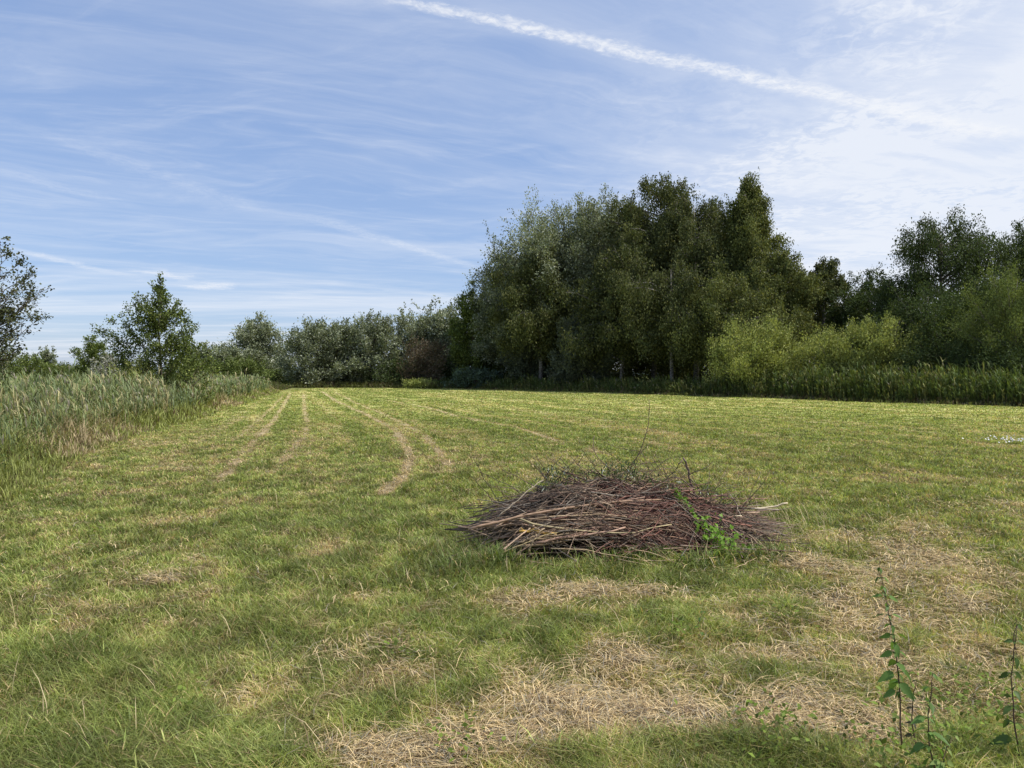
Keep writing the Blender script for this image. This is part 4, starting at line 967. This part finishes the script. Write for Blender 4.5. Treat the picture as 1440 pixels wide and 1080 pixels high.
U = DX/zz; Vv = DY/zz                              # flat cloud layer overhead
def noise(u, v, scale, detail=6, rough=.55, dist=0, seed=0):
    c = nt.nodes.new('ShaderNodeCombineXYZ'); nt.links.new(u.v, c.inputs[0]); nt.links.new(v.v, c.inputs[1]); c.inputs[2].default_value = seed
    n = nt.nodes.new('ShaderNodeTexNoise'); n.inputs['Scale'].default_value = scale; n.inputs['Detail'].default_value = detail
    n.inputs['Roughness'].default_value = rough; n.inputs['Distortion'].default_value = dist
    nt.links.new(c.outputs[0], n.inputs[0]); return E(n.outputs[0])
def PP(px, py): t = (527-py)/F+.035; return ((px-720)/F/t, 1/t)
def line(a, b, width, fade=.15, wob=.0, ragged=1.0, seed=0, taper=(1, 1), fray=.5):
    (ax, ay), (bx, by) = PP(*a), PP(*b); dx, dy = bx-ax, by-ay; L = math.hypot(dx, dy); dx /= L; dy /= L
    al = (U-ax)*dx+(Vv-ay)*dy; pe = (U-ax)*(-dy)+(Vv-ay)*dx
    if wob: pe = pe+(noise(U, Vv, 3.5, 3, .5, 0, seed)-.5)*wob
    n_ = noise(al*1.0, pe*1.3, 26, 8, .7, .5, seed+1).ss(.25, .75)
    pe = pe+(noise(al, pe*1.3, 22, 6, .7, .3, seed+2)-.5)*(width*2.2*fray)
    wv = (al/L).mx(0).mn(1)*(taper[1]-taper[0])+taper[0]
    m_ = E(nt.nodes.new('ShaderNodeValue').outputs[0]); m_.v.default_value = 1
    e = m_-(pe.abs()/(wv*width)).ss(.15, 1.0+.0)
    ends = al.ss(-fade, fade)*(m_-al.ss(L-fade*2, L+fade))
    return e*ends*(n_*ragged+(1-ragged)*.8+.18).mx(0)
one = E(nt.nodes.new('ShaderNodeValue').outputs[0]); one.v.default_value = 1
# rotate so that streaks run along the contrail
c_, s__ = math.cos(.40), math.sin(.40)
S1 = U*c_+Vv*s__; S2 = Vv*c_-U*s__
warp = noise(U, Vv, .8, 3, .5, 0, 9.0)-.5
ci1 = noise(S1*.35+warp*.8, S2*1.3+warp*.8, 1.5, 8, .62, .5, 1.0).ss(.40, .80)
ci2 = noise(S1*.9, S2*2.8+warp*1.5, 1.6, 9, .66, .8, 2.0).ss(.47, .85)
ci3 = noise(U*.5-Vv*.3, Vv*1.4+U*.3+warp, 2.2, 8, .65, .7, 3.0).ss(.5, .85)
big = noise(U, Vv, .45, 4, .5, 0, 4.0).ss(.35, .65)
# thick veil to the upper right
veil = (U-Vv*.08+(noise(U, Vv, 1.1, 4, .55, .3, 15.0)-.5)*.9).ss(-.2, 1.25)
mott = noise(U, Vv, 13, 7, .66, .5, 6.0).ss(.40, .66)*noise(U, Vv, 1.6, 4, .5, 0, 7.0).ss(.35, .6)
low = one-DZ.ss(.02, .24)
cl = ci1*.34+ci2*.34*big+ci3*.30*(one-veil*.5)+noise(S1*.22+warp*1.2, S2*2.2+warp*1.5, 2.4, 8, .6, .4, 31.0).ss(.5, .85)*.22*(one-low)
cl = cl+veil*(noise(S1*.5, S2*1.5, 1.4, 8, .62, .4, 8.0).ss(.3, .68)*.42+.56)+mott*veil*.5
cl = cl+low*noise(U*.10, Vv*.55, 1.6, 7, .6, .6, 12.0).ss(.42, .72)*.75*(one-veil*.5)
con = line((555, 0), (1425, 186), .038, .08, .07, 1.0, 20, (.8, 2.4), .9)
con2 = line((60, 180), (400, 305), .09, .4, .16, 1.0, 24, (1, 1.6))*.16
con3 = line((440, 305), (700, 385), .09, .4, .12, .9, 28, (1.2, 1))*.30
con4 = line((10, 340), (180, 384), .10, .3, .25, .9, 32)*.45
con5 = line((-30, 222), (200, 290), .09, .3, .2, .9, 36)*.2
con6 = line((200, 375), (275, 392), .16, .15, .5, .9, 40)*.6
con7 = line((285, 404), (322, 394), .18, .12, .4, .9, 44)*.7
tot = (cl+con2+con3+con4+con5+con6+con7).mn(1).mx(0)
sky = nt.nodes.new('ShaderNodeTexSky'); sky.sky_type = 'NISHITA'; sky.sun_disc = False
sky.sun_elevation = SUN_EL; sky.sun_rotation = SUN_AZ; sky.altitude = 0; sky.air_density = 1.0; sky.dust_density = .6; sky.ozone_density = 1.6
STR = .13
mix = nt.nodes.new('ShaderNodeMix'); mix.data_type = 'RGBA'; mix.blend_type = 'MIX'
hz = nt.nodes.new('ShaderNodeMix'); hz.data_type = 'RGBA'; hz.inputs[0].default_value = .5      # thin high haze everywhere
nt.links.new(sky.outputs[0], hz.inputs[6]); hz.inputs[7].default_value = (.37/STR, .53/STR, .92/STR, 1)
tot85 = tot*.84
nt.links.new(tot85.v, mix.inputs[0]); nt.links.new(hz.outputs[2], mix.inputs[6]); mix.inputs[7].default_value = (.90/STR, .93/STR, .99/STR, 1)
bg = nt.nodes.new('ShaderNodeBackground'); bg.inputs['Strength'].default_value = STR
mc = nt.nodes.new('ShaderNodeMix'); mc.data_type = 'RGBA'; cf = (con*.8).mn(1).mx(0); nt.links.new(cf.v, mc.inputs[0]); nt.links.new(mix.outputs[2], mc.inputs[6]); mc.inputs[7].default_value = (.92/STR, .94/STR, .98/STR, 1)
nt.links.new(mc.outputs[2], bg.inputs[0]); wo = nt.nodes.new('ShaderNodeOutputWorld'); nt.links.new(bg.outputs[0], wo.inputs[0])

sl = bpy.data.lights.new('sun', 'SUN'); sl.energy = 5.0; sl.angle = math.radians(.6); sl.color = (1, .95, .87)
so = bpy.data.objects.new('sun', sl); COL.objects.link(so)
from mathutils import Vector
sd = Vector((math.sin(SUN_AZ)*math.cos(SUN_EL), math.cos(SUN_AZ)*math.cos(SUN_EL), math.sin(SUN_EL)))
so.rotation_euler = sd.to_track_quat('Z', 'Y').to_euler(); so.location = (30, 0, 40)

cam = bpy.data.cameras.new('camera'); co = bpy.data.objects.new('camera', cam); COL.objects.link(co)
co.location = (0, 0, EYE); cam.sensor_width = 36; cam.lens = F/1440*36; cam.clip_end = 12000; cam.clip_start = .05
co.rotation_euler = (math.radians(90)-math.atan(13/F), 0, 0)
sc.camera = co
sc.view_settings.view_transform = 'Standard'; sc.view_settings.look = 'None'; sc.view_settings.exposure = 0; sc.view_settings.gamma = 1
sc.cycles.max_bounces = 4; sc.cycles.diffuse_bounces = 3; sc.cycles.transmission_bounces = 3; sc.cycles.transparent_max_bounces = 4
